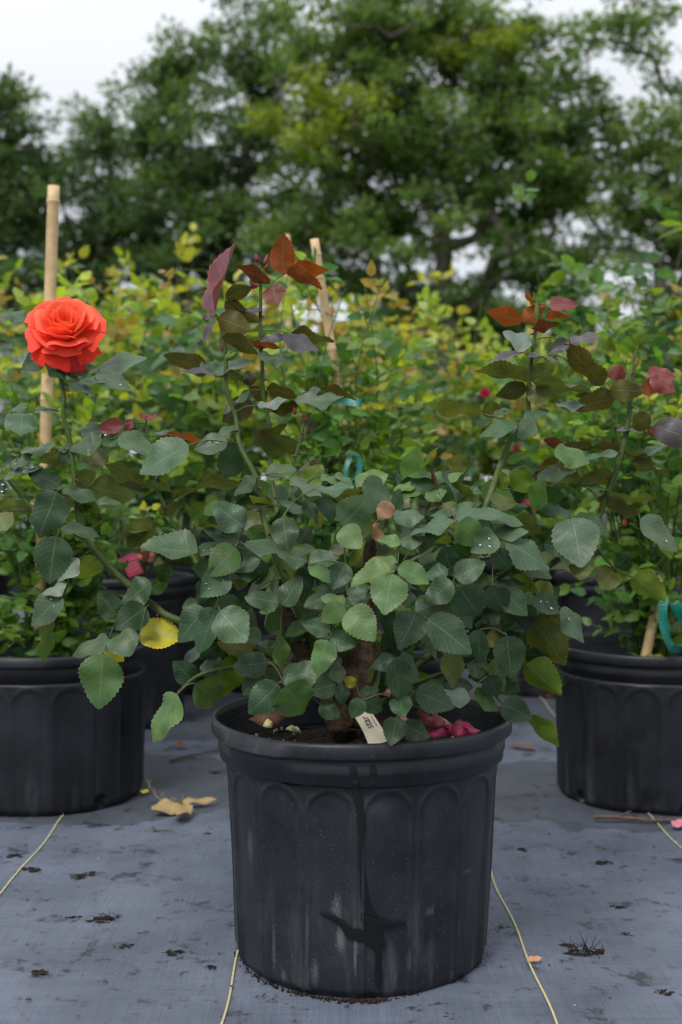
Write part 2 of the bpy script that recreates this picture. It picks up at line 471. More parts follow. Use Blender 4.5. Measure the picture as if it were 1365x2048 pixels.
def make_pot(name, x, y, p, label, group, mat, nang=512, rows=84, phase=0.0, holes=(), bump=None):
    H, Rt, Rb = p['H'], p['Rt'], p['Rb']
    root = empty(name, (x, y, 0))
    tag(root, label, 'pot', group)
    npan = 16
    zb = H - 0.049
    ph = np.arange(nang) * 2 * np.pi / nang
    rw = 0.0022 if nang > 400 else 0.0034
    def ring(r, z): return np.stack([x + r * np.sin(ph), y - r * np.cos(ph), np.full(nang, z) if np.isscalar(z) else z], 1)
    rings = []
    # outer wall from the foot up, panels with arched tops pressed in between raised lines
    for k in range(rows + 1):
        z = zb * k / rows
        r = np.full(nang, pot_radius(p, z))
        foot = 0.007 * max(0, 1 - z / 0.012) ** 2
        r -= foot
        d0 = (ph - math.radians(phase)) % (2 * np.pi / npan)
        d0 = np.minimum(d0, 2 * np.pi / npan - d0)
        s = d0 * r
        hw = (np.pi / npan) * pot_radius(p, z) * 0.86
        ztop = zb - 0.006
        dz = ztop - hw - z
        if dz > 0: d = s - hw
        else: d = np.sqrt(s ** 2 + dz ** 2) - hw
        r += 0.0017 * np.exp(-(d / rw) ** 2)
        r += np.where(d < 0, -0.0010 * np.clip(-d / 0.004, 0, 1), 0.0)
        if k: r += 0.0006 * np.sin(ph * 3 + z * 17) + 0.0004 * np.sin(ph * 7 - z * 31)
        for (ha, hwid, hh) in holes:
            da = (ph - math.radians(ha) + np.pi) % (2 * np.pi) - np.pi
            inside = (da * r / hwid) ** 2 + ((z - 0.012) / hh) ** 2 < 1
            r = np.where(inside, r - 0.02, r)
        if p.get('dent'):
            da = (ph - math.radians(p['dent'][0]) + np.pi) % (2 * np.pi) - np.pi
            r -= p['dent'][1] * np.exp(-(da / 0.22) ** 2) * max(0, 1 - z / 0.05) ** 1.5
        rings.append(ring(r, z))
    rin = Rt - 0.013
    zs = H - 0.040
    for rr, z in ((pot_radius(p, zb) - 0.003, zb + 0.002), (rin - 0.006, zb + 0.003), (rin - 0.010, zb - 0.004)):
        rings.append(ring(np.full(nang, rr), z))
    V = np.concatenate(rings); n = len(rings)
    i = np.arange(nang); j = (i + 1) % nang
    Q = np.concatenate([np.stack([k * nang + i, k * nang + j, (k + 1) * nang + j, (k + 1) * nang + i], 1) for k in range(n - 1)])
    V = np.concatenate([V, [[x, y, 0.002]]])
    me = fast_mesh('body', V, Q, mat)
    link('body', me, root)
    # rim: band, groove and rolled lip
    b0, b1 = 0.940 * Rt, 0.952 * Rt
    prof = [(pot_radius(p, zb) - 0.002, zb - 0.003), (b0 - 0.003, zb - 0.0005), (b0, zb + 0.002), (b0 + 0.0008, zb + 0.012), (b0 + 0.0024, zb + 0.0135),
            (b1, zb + 0.016), (b1 + 0.0012, zb + 0.027), (b1 - 0.001, zb + 0.0285), (b1 + 0.004, zb + 0.030), (Rt - 0.001, zb + 0.0315),
            (Rt, zb + 0.0335), (Rt - 0.0004, zb + 0.045), (Rt - 0.002, zb + 0.0482), (Rt - 0.0045, zb + 0.049), (Rt - 0.0065, zb + 0.0475),
            (Rt - 0.0075, zb + 0.040), (Rt - 0.009, zb + 0.020), (Rt - 0.0125, zb + 0.0055)]
    nr = min(nang, 256)
    ph2 = np.arange(nr) * 2 * np.pi / nr
    wob = 0.0010 * np.sin(ph2 * 2 + phase) + 0.0006 * np.sin(ph2 * 5 + 1.0)
    rings = []
    for (r, z) in prof:
        rr = np.full(nr, r)
        zz = np.full(nr, z) + (wob * (z - zb) / 0.049)
        if bump:
            a0, a1, amp = bump
            t = (np.degrees(ph2) + 180) % 360 - 180
            w = np.clip((t - a0) / 6, 0, 1) * np.clip((a1 - t) / 9, 0, 1)
            w = w * w * (3 - 2 * w)
            fz = np.exp(-((z - (zb + 0.029)) / 0.010) ** 2)
            if r > b0 - 0.001 and z < zb + 0.046: rr = rr + (amp * fz) * w
        rings.append(np.stack([x + rr * np.sin(ph2), y - rr * np.cos(ph2), zz], 1))
    V = np.concatenate(rings); n = len(rings)
    i = np.arange(nr); j = (i + 1) % nr
    Q = np.concatenate([np.stack([k * nr + i, k * nr + j, (k + 1) * nr + j, (k + 1) * nr + i], 1) for k in range(n - 1)])
    link('rim', fast_mesh('rim', V, Q, mat), root)
    # soil, lumpy
    rs = np.random.RandomState(int(abs(x) * 1000 + y * 100))
    nrad, na = 26, 72
    vs, fs = [(x, y, zs)], []
    for a in range(1, nrad + 1):
        rr = (rin - 0.0025) * a / nrad
        for q in range(na):
            t = 2 * math.pi * q / na
            hgt = 0.012 * math.exp(-(rr / 0.06) ** 2) + (rs.rand() - 0.5) * 0.006 + 0.004 * math.sin(t * 3 + rr * 40)
            vs.append((x + rr * math.sin(t), y - rr * math.cos(t), zs + hgt - 0.006 * (a / nrad) ** 4))
    for q in range(na): fs.append((0, 1 + q, 1 + (q + 1) % na))
    for a in range(nrad - 1):
        for q in range(na):
            s0 = 1 + a * na
            fs.append((s0 + q, s0 + na + q, s0 + na + (q + 1) % na, s0 + (q + 1) % na))
    link('soil', mesh('soil', vs, fs, [MAT['soil']], False), root)
    return root

HP = dict(H=0.284, Rt=0.180, Rb=0.149)
HX, HYY = P(723, 0, 1.457).x, 1.457
def on_hero(u, v, off=0.0006):
    Y = HYY - HP['Rb']
    for _ in range(12):
        q = P(u, v, Y)
        zb = HP['H'] - 0.049
        if q.z < zb: r = pot_radius(HP, q.z) + 0.0012
        elif q.z < zb + 0.0135: r = 0.940 * HP['Rt'] + 0.0012
        else: r = 0.952 * HP['Rt'] + 0.0014
        Y = HYY - math.sqrt(max(1e-6, (r + off) ** 2 - (q.x - HX) ** 2))
    return P(u, v, Y)
SC_ = []
for (u, v, ru, rv, amt) in [(672, 1815, 16, 40, .55), (680, 1880, 14, 30, .5), (711, 1915, 6, 60, .6), (566, 1955, 14, 26, .5), (632, 1945, 12, 40, .45), (548, 1900, 5, 60, .35), (930, 1748, 16, 10, .35), (861, 1825, 12, 12, .3), (615, 1860, 5, 70, .3), (500, 1690, 8, 40, .25), (760, 1620, 60, 30, .10), (850, 1920, 50, 40, .12)]:
    q = on_hero(u, v); SC_.append((q.x, q.y, q.z, ru * q.y / F_PX, rv * q.y / F_PX, amt))
MAT['pot'] = pot_mat('black nursery plastic, dusty', 0.75, (0.0070, 0.0082, 0.0118), (0.0190, 0.0225, 0.0300), SC_)
hero_pot = make_pot('nursery_pot', HX, HYY, HP, 'dusty black nursery pot with a dark water drip down its front', 'black nursery pots', MAT['pot'], 560, 92, -13.0, bump=(-62, -24, 0.0075))

def stain(pts, off):
    vs, fs = [], []
    dense = []
    for (a, b) in zip(pts[:-1], pts[1:]):
        for k in range(6):
            t = k / 6; dense.append([a[q] + (b[q] - a[q]) * t for q in range(3)])
    dense.append(list(pts[-1]))
    rr = random.Random(len(pts))
    for i, (u, v, w) in enumerate(dense):
        a, b = dense[max(i - 1, 0)], dense[min(i + 1, len(dense) - 1)]
        dx, dy = b[0] - a[0], b[1] - a[1]; L = math.hypot(dx, dy)
        nx_, ny_ = -dy / L, dx / L
        w = w * (0.85 + 0.3 * rr.random())
        for s in (-0.5, -0.17, 0.17, 0.5): vs.append(on_hero(u + nx_ * w * s, v + ny_ * w * s, off + (0.0003 if abs(s) < 0.3 else 0)))
    for i in range(len(dense) - 1):
        for s in range(3): fs.append((4 * i + s, 4 * i + s + 1, 4 * i + s + 5, 4 * i + s + 4))
    link('water_drip', mesh('water_drip', vs, fs, [MAT['wet']]), hero_pot)
stain([(706, 1532, 13), (709, 1568, 19), (716, 1592, 17), (724, 1640, 15), (724, 1730, 13), (729, 1790, 16), (736, 1825, 24), (744, 1850, 44), (752, 1880, 30), (757, 1905, 13), (757, 1975, 12)], 0.0004)
stain([(641, 1826, 5), (664, 1834, 12), (686, 1848, 13), (700, 1866, 22), (730, 1874, 26), (770, 1890, 16)], 0.0010)
stain([(728, 1838, 22), (760, 1846, 20), (790, 1849, 12), (812, 1845, 7)], 0.0016)
stain([(746, 1530, 12), (748, 1560, 16), (746, 1570, 8)], 0.0004)

SQ = dict(H=0.270, Rt=0.184, Rb=0.172, str=0.012)
TALL = dict(H=0.345, Rt=0.165, Rb=0.135)
GP = 'black nursery pots'
potL = (P(95, 0, 2.2).x, 2.20)
potM = (P(706, 0, 2.25).x, 2.25)
potR = (P(1309, 0, 2.2).x, 2.20)
make_pot('nursery_pot', *potL, SQ, 'squat black nursery pot beside the tan dried leaves on the cloth', GP, MAT['pot2'], 256, 60, 4, holes=((45, 0.010, 0.012), (-60, 0.010, 0.012)), bump=(-20, 20, 0.004))
make_pot('nursery_pot', *potM, SQ, 'squat black nursery pot directly behind the dusty pot with the water drip', GP, MAT['pot2'], 256, 60, 9)
SQR = dict(SQ, dent=(-18, 0.012))
make_pot('nursery_pot', *potR, SQR, 'squat black nursery pot dented at its foot, a twig lying before it', GP, MAT['pot2'], 256, 60, 2, holes=((-62, 0.009, 0.011), (5, 0.012, 0.013)))
ROW3 = [(253, 2.87), (345, 3.32), (532, 3.35), (815, 3.35), (1075, 3.30), (1245, 2.95)]
row3_labels = ['tall black nursery pot just behind the squat pot left of the dusty pot',
    'tall black nursery pot under the small pink label',
    'tall black nursery pot half hidden by the low leaves behind the dusty pot',
    'tall black nursery pot behind the squat pot at the back of the dusty pot',
    'tall black nursery pot seen past the rose leaves left of the dented squat pot',
    'tall black nursery pot just behind the dented squat pot']
for (u, Y), lb in zip(ROW3, row3_labels):
    make_pot('nursery_pot', P(u, 0, Y).x, Y, TALL, lb, GP, MAT['pot2'], 128, 30, rng.uniform(0, 22))
ROW4 = [(-60, 4.3), (150, 4.2), (345, 4.4), (500, 4.25), (690, 4.4), (880, 4.3), (1060, 4.35), (1215, 4.2), (1400, 4.3)]
ROW5 = [(60, 5.7), (270, 5.6), (440, 5.8), (610, 5.7), (780, 5.6), (950, 5.8), (1110, 5.7), (1290, 5.6)]
FAR4 = ['rose bush before the grey shed', 'rose bush with lime shoots right behind the coral bloom', 'rose bush between the coral bloom and the upright purple leaf', 'rose bush behind the upright purple leaf',
        'rose bush behind the leaning bamboo stake', 'rose bush behind the two dark pink blooms', 'low rose bush behind the bronze tipped shoot', 'rose bush beside the grey metal post', 'rose bush behind the tall round leaved rose']
FAR5 = ['last row rose bush beyond the thick stake', 'last row rose bush in line with the small pink label', 'last row rose bush left of the far bamboo stake', 'last row rose bush right of the far bamboo stake',
        'last row rose bush before the trunk of the broad tree', 'last row rose bush beyond the two dark pink blooms', 'lowest rose bush of the last row', 'last row rose bush under the open branched tree']
FAR = dict(zip(ROW4 + ROW5, FAR4 + FAR5))
for (u, Y) in ROW4 + ROW5:
    make_pot('nursery_pot', P(u, 0, Y).x, Y, TALL, 'black pot of the ' + FAR[(u, Y)], 'pots of the far rows', MAT['pot2'], 64, 14, rng.uniform(0, 22))

# ------------------------------------------------------------------ leaves
def leaf_mesh(name, stations, fold, droop, curl, wave, teeth, mat, seed, across=4):
    rr = random.Random(seed)
    vs, fs, uvs = [], [], []
    mx = (0.375 ** 0.54) * (0.625 ** 0.90)
    ys = [-1 + 2 * k / across for k in range(across + 1)]
    w1, w2 = rr.uniform(0, 6), rr.uniform(0, 6)
    for i in range(stations + 1):
        x = i / stations
        xe = min(max(x, 0.0), 1.0)
        h = 0.5 * (xe ** 0.54) * ((1 - xe) ** 0.90) / mx
        for y in ys:
            hh = h
            if abs(y) == 1 and teeth and 0 < i < stations:
                hh = h * (1 + teeth * (0.5 if i % 2 else -0.5)) + (0.006 if i % 2 else -0.004)
            yy = y * hh
            z = fold * abs(yy) - droop * x * x - curl * (abs(y) ** 3) * h
            z += wave * math.sin(x * 9 + w1 + (2 if y > 0 else 0)) * abs(y) * h * 2 + 0.25 * wave * math.sin(x * 21 + w2) * abs(y) * h
            vs.append((x + (0.012 if (abs(y) == 1 and teeth and i % 2) else 0), yy + 0.05 * math.sin(x * 3 + w1) * x * (1 - x), z))
            uvs.append((x, 0.5 + 0.5 * y))
    n = across + 1
    for i in range(stations):
        for k in range(across):
            fs.append((i * n + k, (i + 1) * n + k, (i + 1) * n + k + 1, i * n + k + 1))
    me = mesh(name, vs, fs, [mat])
    ul = me.uv_layers.new(name='UVMap')
    for lp in me.loops: ul.data[lp.index].uv = uvs[lp.vertex_index]
    me.update()
    return me
LEAF = [leaf_mesh('leaf_blade', 24, fo, dr, cu, wa, 0.07, MAT['leaf'], 100 + k) for k, (fo, dr, cu, wa) in enumerate(
    [(0.10, 0.05, 0.05, 0.05), (0.22, 0.02, 0.10, 0.04), (0.05, 0.12, 0.12, 0.07), (0.30, 0.07, 0.0, 0.05), (0.14, -0.05, 0.22, 0.09), (0.02, 0.08, 0.0, 0.08), (0.18, 0.16, 0.08, 0.05)])]
CURL = leaf_mesh('curled_blade', 16, 1.5, 0.10, 0.1, 0.08, 0.05, MAT['leaf'], 5)
FARLEAF = [leaf_mesh('small_blade', 6, fo, dr, 0.05, 0.05, 0, MAT['leaf_far'], 200 + k, 2) for k, (fo, dr) in enumerate([(0.15, 0.05), (0.35, 0.1), (0.05, 0.15), (0.25, -0.06)])]

COLS = {'g': (0.044, 0.086, 0.040), 'd': (0.0185, 0.049, 0.017), 'l': (0.064, 0.126, 0.033), 'y': (0.088, 0.108, 0.026), 'v': (0.105, 0.170, 0.022),
        'k': (0.068, 0.062, 0.014), 'r': (0.105, 0.026, 0.014), 'o': (0.24, 0.058, 0.014), 'm': (0.17, 0.026, 0.032), 'p': (0.060, 0.050, 0.064),
        'Y': (0.33, 0.31, 0.020), 'b': (0.20, 0.11, 0.055), 'q': (0.135, 0.045, 0.075), 'e': (0.13, 0.17, 0.145)}

def leaf_frame(b, a_obs, wm, side, aspect, away=1.0):
    """3-D frame of a leaf whose seen length and width are known: real proportions fix its tilt and roll"""
    l = a_obs.length
    L = max(l, wm / aspect)
    dep = math.sqrt(max(0.0, L * L - l * l))
    ax = Vector((a_obs.x, -dep * away, a_obs.z)).normalized()
    c = (Vector((0, 0, CAM_H)) - b).normalized()
    q = (c - ax * c.dot(ax)).normalized()
    p = ax.cross(q)
    ct = min(1.0, wm / (aspect * L)); st = math.sqrt(1 - ct * ct)
    best = None
    for s in (1, -1):
        W = p * ct + q * (st * s)
        Nn = ax.cross(W)
        if (Nn.dot(q) > 0) != (side == 't'): Nn = -Nn
        if best is None or Nn.z > best.z: best = Nn
    Nn = best.normalized()
    Yv = Nn.cross(ax)
    M = Matrix(((ax.x, Yv.x, Nn.x, b.x), (ax.y, Yv.y, Nn.y, b.y), (ax.z, Yv.z, Nn.z, b.z), (0, 0, 0, 1)))
    return M, L

HERO_Y = HYY
# each leaflet: base, tip (photo pixels), seen width, colour, side seen (t upper / u under), offset in depth (m)
LV = """
55 640 10 623 22 g t .05;102 707 47 737 36 d t 0;93 722 128 760 20 d t -.02;122 745 188 733 20 g t -.01;197 741 285 714 30 g t .02;192 747 258 776 28 g t -.02;160 757 206 759 12 g t -.03
134 762 187 787 14 d t -.03;124 740 158 757 12 g t -.02;45 826 55 872 53 g t -.03;22 822 51 812 12 g t 0;68 822 113 818 10 g t -.02;18 828 0 850 22 g t -.02;188 877 175 842 36 g t 0;202 876 238 864 18 g t 0
205 882 144 896 30 g t -.03;237 873 308 905 34 g t -.02;378 890 287 942 54 g t -.05;203 895 187 936 50 y u .02;121 972 63 936 34 d t -.02;126 975 190 996 26 d t -.03;114 983 78 1068 62 d t -.05;113 1072 101 1160 63 d t -.06
122 1058 193 1063 22 d t -.05;183 975 262 992 56 y u .03;193 1003 240 1008 13 g t -.02;150 967 187 945 32 y u .03;122 985 140 1012 26 y u .02;57 1022 5 1015 28 y u .01;-4 1028 27 1062 44 y u 0
8 957 80 935 12 g t -.02;24 936 61 908 17 g t -.01;8 926 38 918 22 g t .01;-4 960 11 986 20 g t 0;42 903 111 893 13 g t -.01;140 894 112 899 11 g t 0;140 900 82 926 26 y u .02;143 902 118 926 24 d t 0
160 1118 121 1160 22 e t -.05;134 1168 91 1188 20 e t -.06;125 1190 68 1247 46 g t -.06;100 1243 84 1316 26 l u -.05;205 1120 152 1152 36 v u .02
237 1234 204 1187 42 d t -.04;303 1164 246 1206 40 d t -.03;293 1214 243 1250 50 d t -.05;278 1270 361 1273 52 Y t -.03;218 1278 148 1302 30 g t -.06;279 1274 212 1297 40 g t -.07;210 1296 246 1320 26 Y u -.02
207 1307 196 1411 72 l t -.09;346 1150 312 1138 32 d u .01;332 1160 300 1186 26 l u .0;396 1106 290 1090 46 g t -.08;472 1096 390 1100 28 g t -.06;472 1094 427 1145 52 l t -.11;522 1118 466 1139 34 g t -.09
452 1147 412 1184 50 g t -.10;412 1160 400 1207 28 d t -.05;396 1204 367 1215 21 g t -.06;432 1216 398 1298 46 d t -.12;414 1219 356 1276 50 d t -.10;440 1221 494 1275 64 g t -.14;475 1310 440 1386 50 v u -.03;462 1270 405 1312 46 d u -.05
536 1325 471 1331 44 d t -.12;388 1362 357 1325 40 d t -.07;403 1350 441 1319 32 d t -.05;390 1366 431 1413 60 l t -.11;355 1388 301 1473 44 l t -.10;557 1367 505 1419 54 d t -.17;560 1206 496 1190 36 d t -.14
500 1190 474 1222 32 d u -.08;526 1350 488 1386 36 d t -.10;489 1054 431 1010 50 g t -.10;434 1045 379 1030 26 v u -.04;566 1034 576 1096 47 d t -.13;488 1088 568 1101 24 g t -.14;480 1080 414 1062 30 d t -.06;496 1080 536 1054 32 l u -.05
616 1122 559 1110 25 d t -.17;618 1125 673 1114 34 d t -.17;618 1130 666 1162 27 l t -.19;692 1128 668 1172 38 d t -.19;390 978 491 955 22 y u -.02;513 955 470 986 22 d t -.07;516 990 471 1006 15 d u -.05;530 950 589 939 26 g t -.08
516 890 541 853 36 g t -.02;515 888 567 849 26 k u -.04;524 896 591 884 37 y u -.03;436 872 481 851 13 g t -.02;456 884 394 897 34 g t -.05;503 802 454 842 40 k u .02;580 960 641 986 20 g t -.12;612 970 641 934 36 v u -.05
630 978 698 977 18 g t -.14;736 985 659 992 30 y u -.12;606 990 641 1042 20 d t -.13;640 955 682 960 14 l t -.08;712 976 771 949 40 l t -.12;670 948 706 969 15 l t -.08;684 1054 730 1003 64 g t -.18;684 1055 718 1090 44 l t -.19
783 1005 758 1036 30 b t -.18;752 1044 763 1088 18 b t -.17;786 1034 844 1036 30 g t -.16;911 1041 827 1061 22 g t -.18;914 1048 967 1086 50 l t -.19;992 1070 944 1099 44 g t -.17;912 1040 1002 1017 28 g t -.15;801 1090 758 1079 20 l t -.20
800 1085 846 1078 24 g t -.18;850 1073 886 1064 20 g t -.17;796 1127 736 1123 30 l t -.215;783 1139 707 1166 34 l t -.235;785 1148 768 1213 63 l t -.25;795 1137 855 1163 36 l t -.24
692 1206 647 1192 24 l t -.215;690 1211 646 1241 38 l t -.23;697 1199 743 1195 27 d t -.21;695 1190 736 1171 27 d t -.205;700 1216 742 1267 56 l t -.235;907 1165 852 1201 44 d t -.21;919 1174 963 1232 63 d t -.22;910 1155 966 1127 42 d t -.20
900 1136 887 1097 40 d t -.19;897 1140 851 1153 28 d t -.20;832 1228 799 1285 56 d t -.22;855 1238 939 1299 60 d t -.235;830 1222 880 1204 30 d t -.20;822 1215 811 1174 26 d t -.20;661 1262 611 1249 34 d t -.20;661 1275 706 1288 37 d t -.21
655 1280 631 1345 42 l t -.22;566 1361 641 1337 48 d t -.15;571 1372 607 1444 74 l t -.19;672 1368 621 1381 38 d t -.16;676 1365 675 1330 28 d t -.17;685 1370 683 1407 26 d t -.18;710 1372 692 1354 19 Y t -.17;725 1398 704 1433 29 d t -.20
720 1392 755 1378 24 d t -.19;728 1400 764 1423 34 d t -.20;795 1434 782 1476 40 d t -.165;788 1320 802 1394 47 d t -.20;795 1314 835 1359 32 d t -.18;791 1320 747 1331 30 d t -.19;800 1392 803 1421 38 d t -.19;831 1384 904 1411 48 d t -.17
942 1396 884 1388 28 e t -.13;805 1450 858 1471 36 d t -.16;561 1270 557 1339 24 l u -.15;640 1408 677 1432 32 d t -.15;565 1211 601 1158 38 d t -.16;672 1180 614 1212 38 d t -.17;640 1235 600 1242 34 d t -.15
975 1035 1043 1040 24 g t -.13;990 1069 1052 1061 28 g t -.14;1010 1083 1098 1127 46 g t -.15;1034 1110 1100 1151 38 d t -.12;988 1100 1021 1137 37 d t -.16;1024 1155 1073 1177 28 v u -.08;985 1170 1010 1227 48 d t -.17;1004 1180 1053 1226 42 d t -.15
1106 1180 1064 1174 28 y u -.03;1067 1197 1117 1222 35 g t -.10;1122 1216 1171 1276 34 g t -.07;1067 1245 1126 1323 64 y u -.04;1074 1215 1121 1246 38 y u -.03;1144 1036 1147 1119 79 g t -.08;1143 1033 1065 1012 20 d t -.04;1152 1032 1216 1067 30 d t -.04
1165 1106 1155 1156 44 y u -.01;1088 1088 1168 1112 38 d t -.03;1229 1137 1194 1176 44 y u .0;1230 1136 1248 1110 36 d u .01;1264 1154 1328 1195 44 v u .0;1014 1271 1024 1351 54 d t -.13;1051 1329 1118 1382 50 v u -.05;1050 1308 1098 1316 26 d u -.04
960 1259 955 1324 36 d t -.15;1006 1270 971 1286 30 y u -.08;984 1320 1020 1351 44 v u -.05;970 1352 939 1328 26 d t -.10;973 1350 966 1319 18 d t -.09;974 1353 999 1393 36 d t -.11;988 1343 1011 1379 24 d t -.09;1003 1407 1059 1433 44 d t -.08
1058 1430 1113 1488 30 v u -.07;1075 1232 1030 1225 30 d u -.06;1000 1250 1040 1238 28 d u -.07;1026 1290 1035 1250 30 d t -.09
870 955 825 973 15 l t -.05;865 975 921 944 13 l t -.06;905 945 927 911 32 y u -.04;832 970 789 979 15 l t -.07;760 986 786 974 24 v u -.06;905 970 947 986 18 v u -.07;850 996 891 984 22 l t -.09;800 996 841 979 16 l t -.08
940 975 962 986 13 g t -.06;905 1030 865 1031 12 g t -.13;770 1010 734 1013 14 l t -.12;905 1030 941 1004 22 g t -.12
1046 643 980 622 30 o u .0;1048 642 1086 612 28 o u .01;1065 657 1114 645 18 r u -.01;1090 636 1135 634 13 o u .0;1098 610 1152 606 24 m t .0;1066 610 1053 583 9 o u .0;1075 610 1070 584 9 v u .0;1065 690 1010 668 28 e t -.01
1050 705 979 726 13 p t -.01;1055 712 1114 714 7 p t -.02;1138 683 1098 704 24 p t -.01;1140 685 1197 668 19 p t 0;1207 770 1139 690 40 k u -.01;1060 765 960 740 30 y u -.01;1063 758 1107 732 36 y u .01;1066 762 1171 783 27 y u -.02
1055 775 996 789 30 k u -.01;1068 772 1090 811 40 y u -.01;962 825 868 808 30 y u -.01;985 835 975 804 34 y u .01;988 833 1026 822 11 g t -.02;1035 850 965 863 26 g t -.04;1038 849 1058 868 40 g t -.04;1050 843 1093 817 21 g t -.03
1110 805 1166 812 15 e t -.02;1233 795 1149 815 36 k u 0;1220 780 1284 782 36 k u -.01;1253 745 1211 752 27 m t .01;1295 745 1350 753 26 m t .02;1300 755 1347 783 27 m t .01;1282 772 1326 776 30 o u .01;1298 857 1257 828 36 k u -.01
1290 860 1238 858 8 p t -.01;1310 850 1376 884 48 p t -.03;1295 865 1319 862 17 r u .0;1128 900 1091 879 19 r u .01;1185 897 1127 885 18 k u .01;1110 898 1173 926 34 l t -.03;1236 905 1171 916 12 g t -.02;1240 905 1184 894 18 k u .01
1250 905 1301 912 15 y u 0;1290 910 1326 891 15 g t 0;1268 915 1331 949 19 y u 0;1226 955 1159 955 30 y u 0;1135 920 1064 946 28 k u .02;1160 958 1071 945 27 y u .01;1118 932 1074 966 12 g t -.02;1032 982 1051 934 42 v u -.02
1005 980 1000 944 27 v u -.03;1195 995 1261 1026 25 y u .0;1165 972 1216 978 9 g t -.01;1280 1038 1350 1096 38 g t -.02;1226 1000 1301 988 18 y u .02;1278 1030 1240 1012 22 y u .01
430 630 462 492 24 q t -.02;428 638 402 625 10 p t -.02;430 640 408 683 13 p t -.03;437 636 503 663 42 k u -.03;452 597 501 576 27 k u .01;450 605 491 626 26 k u .02;482 622 516 641 23 k u .01;490 620 523 622 8 p t .0
445 673 512 705 26 k u -.03;440 680 463 701 24 r u .01;541 566 479 531 22 r u -.01;566 548 568 477 42 o u .0;572 546 651 540 28 o u .0;572 547 641 573 24 o u -.01;545 569 558 616 41 r u -.02;518 550 505 580 20 r u .01
570 680 524 681 15 p t -.02;505 688 556 693 14 o u .0;565 672 633 693 28 p t -.03;580 668 663 677 23 k u .0;517 710 579 724 22 g t -.03;418 745 335 712 32 k u 0;400 728 441 738 22 g t -.01;430 748 496 715 19 g t -.01;430 752 361 741 9 p t -.03
435 752 501 764 16 y u .0;516 755 490 762 26 k u .02;533 800 504 777 24 k u .02;535 775 592 788 24 k u .01;515 811 571 802 15 e t -.03;596 810 540 821 24 k u 0;590 801 681 798 19 g t -.03;600 790 641 780 15 e t .0;640 778 710 790 15 k u .0;498 780 447 819 11 g t -.01
248 852 199 854 26 m t .0;250 845 271 856 20 m t .01;292 840 280 827 9 m t 0;295 840 313 829 9 m t 0;365 875 324 873 18 o u .02;362 875 406 878 14 o u .02;322 872 314 857 24 p t .01;610 840 622 826 8 o t 0;610 842 606 822 6 o t 0;612 860 628 846 9 r t 0
285 970 219 929 28 y u .01;285 975 241 968 13 y u 0;292 975 343 981 12 y u 0;306 1044 259 1091 42 y u .01;300 1060 221 1071 12 y u .0;320 1030 369 1004 20 y u .0;345 1000 391 979 13 y u .0;560 882 600 905 22 k u .02;620 925 650 940 20 k u .03
"""
LV = [x.split() for x in LV.replace('\n', ';').split(';') if x.strip()]

rose = empty('rose_bush', (HX, HYY, HP['H'] - 0.04))
tag(rose, 'rose bush with one open coral red bloom in the dusty black pot', 'rose bush', 'potted roses')

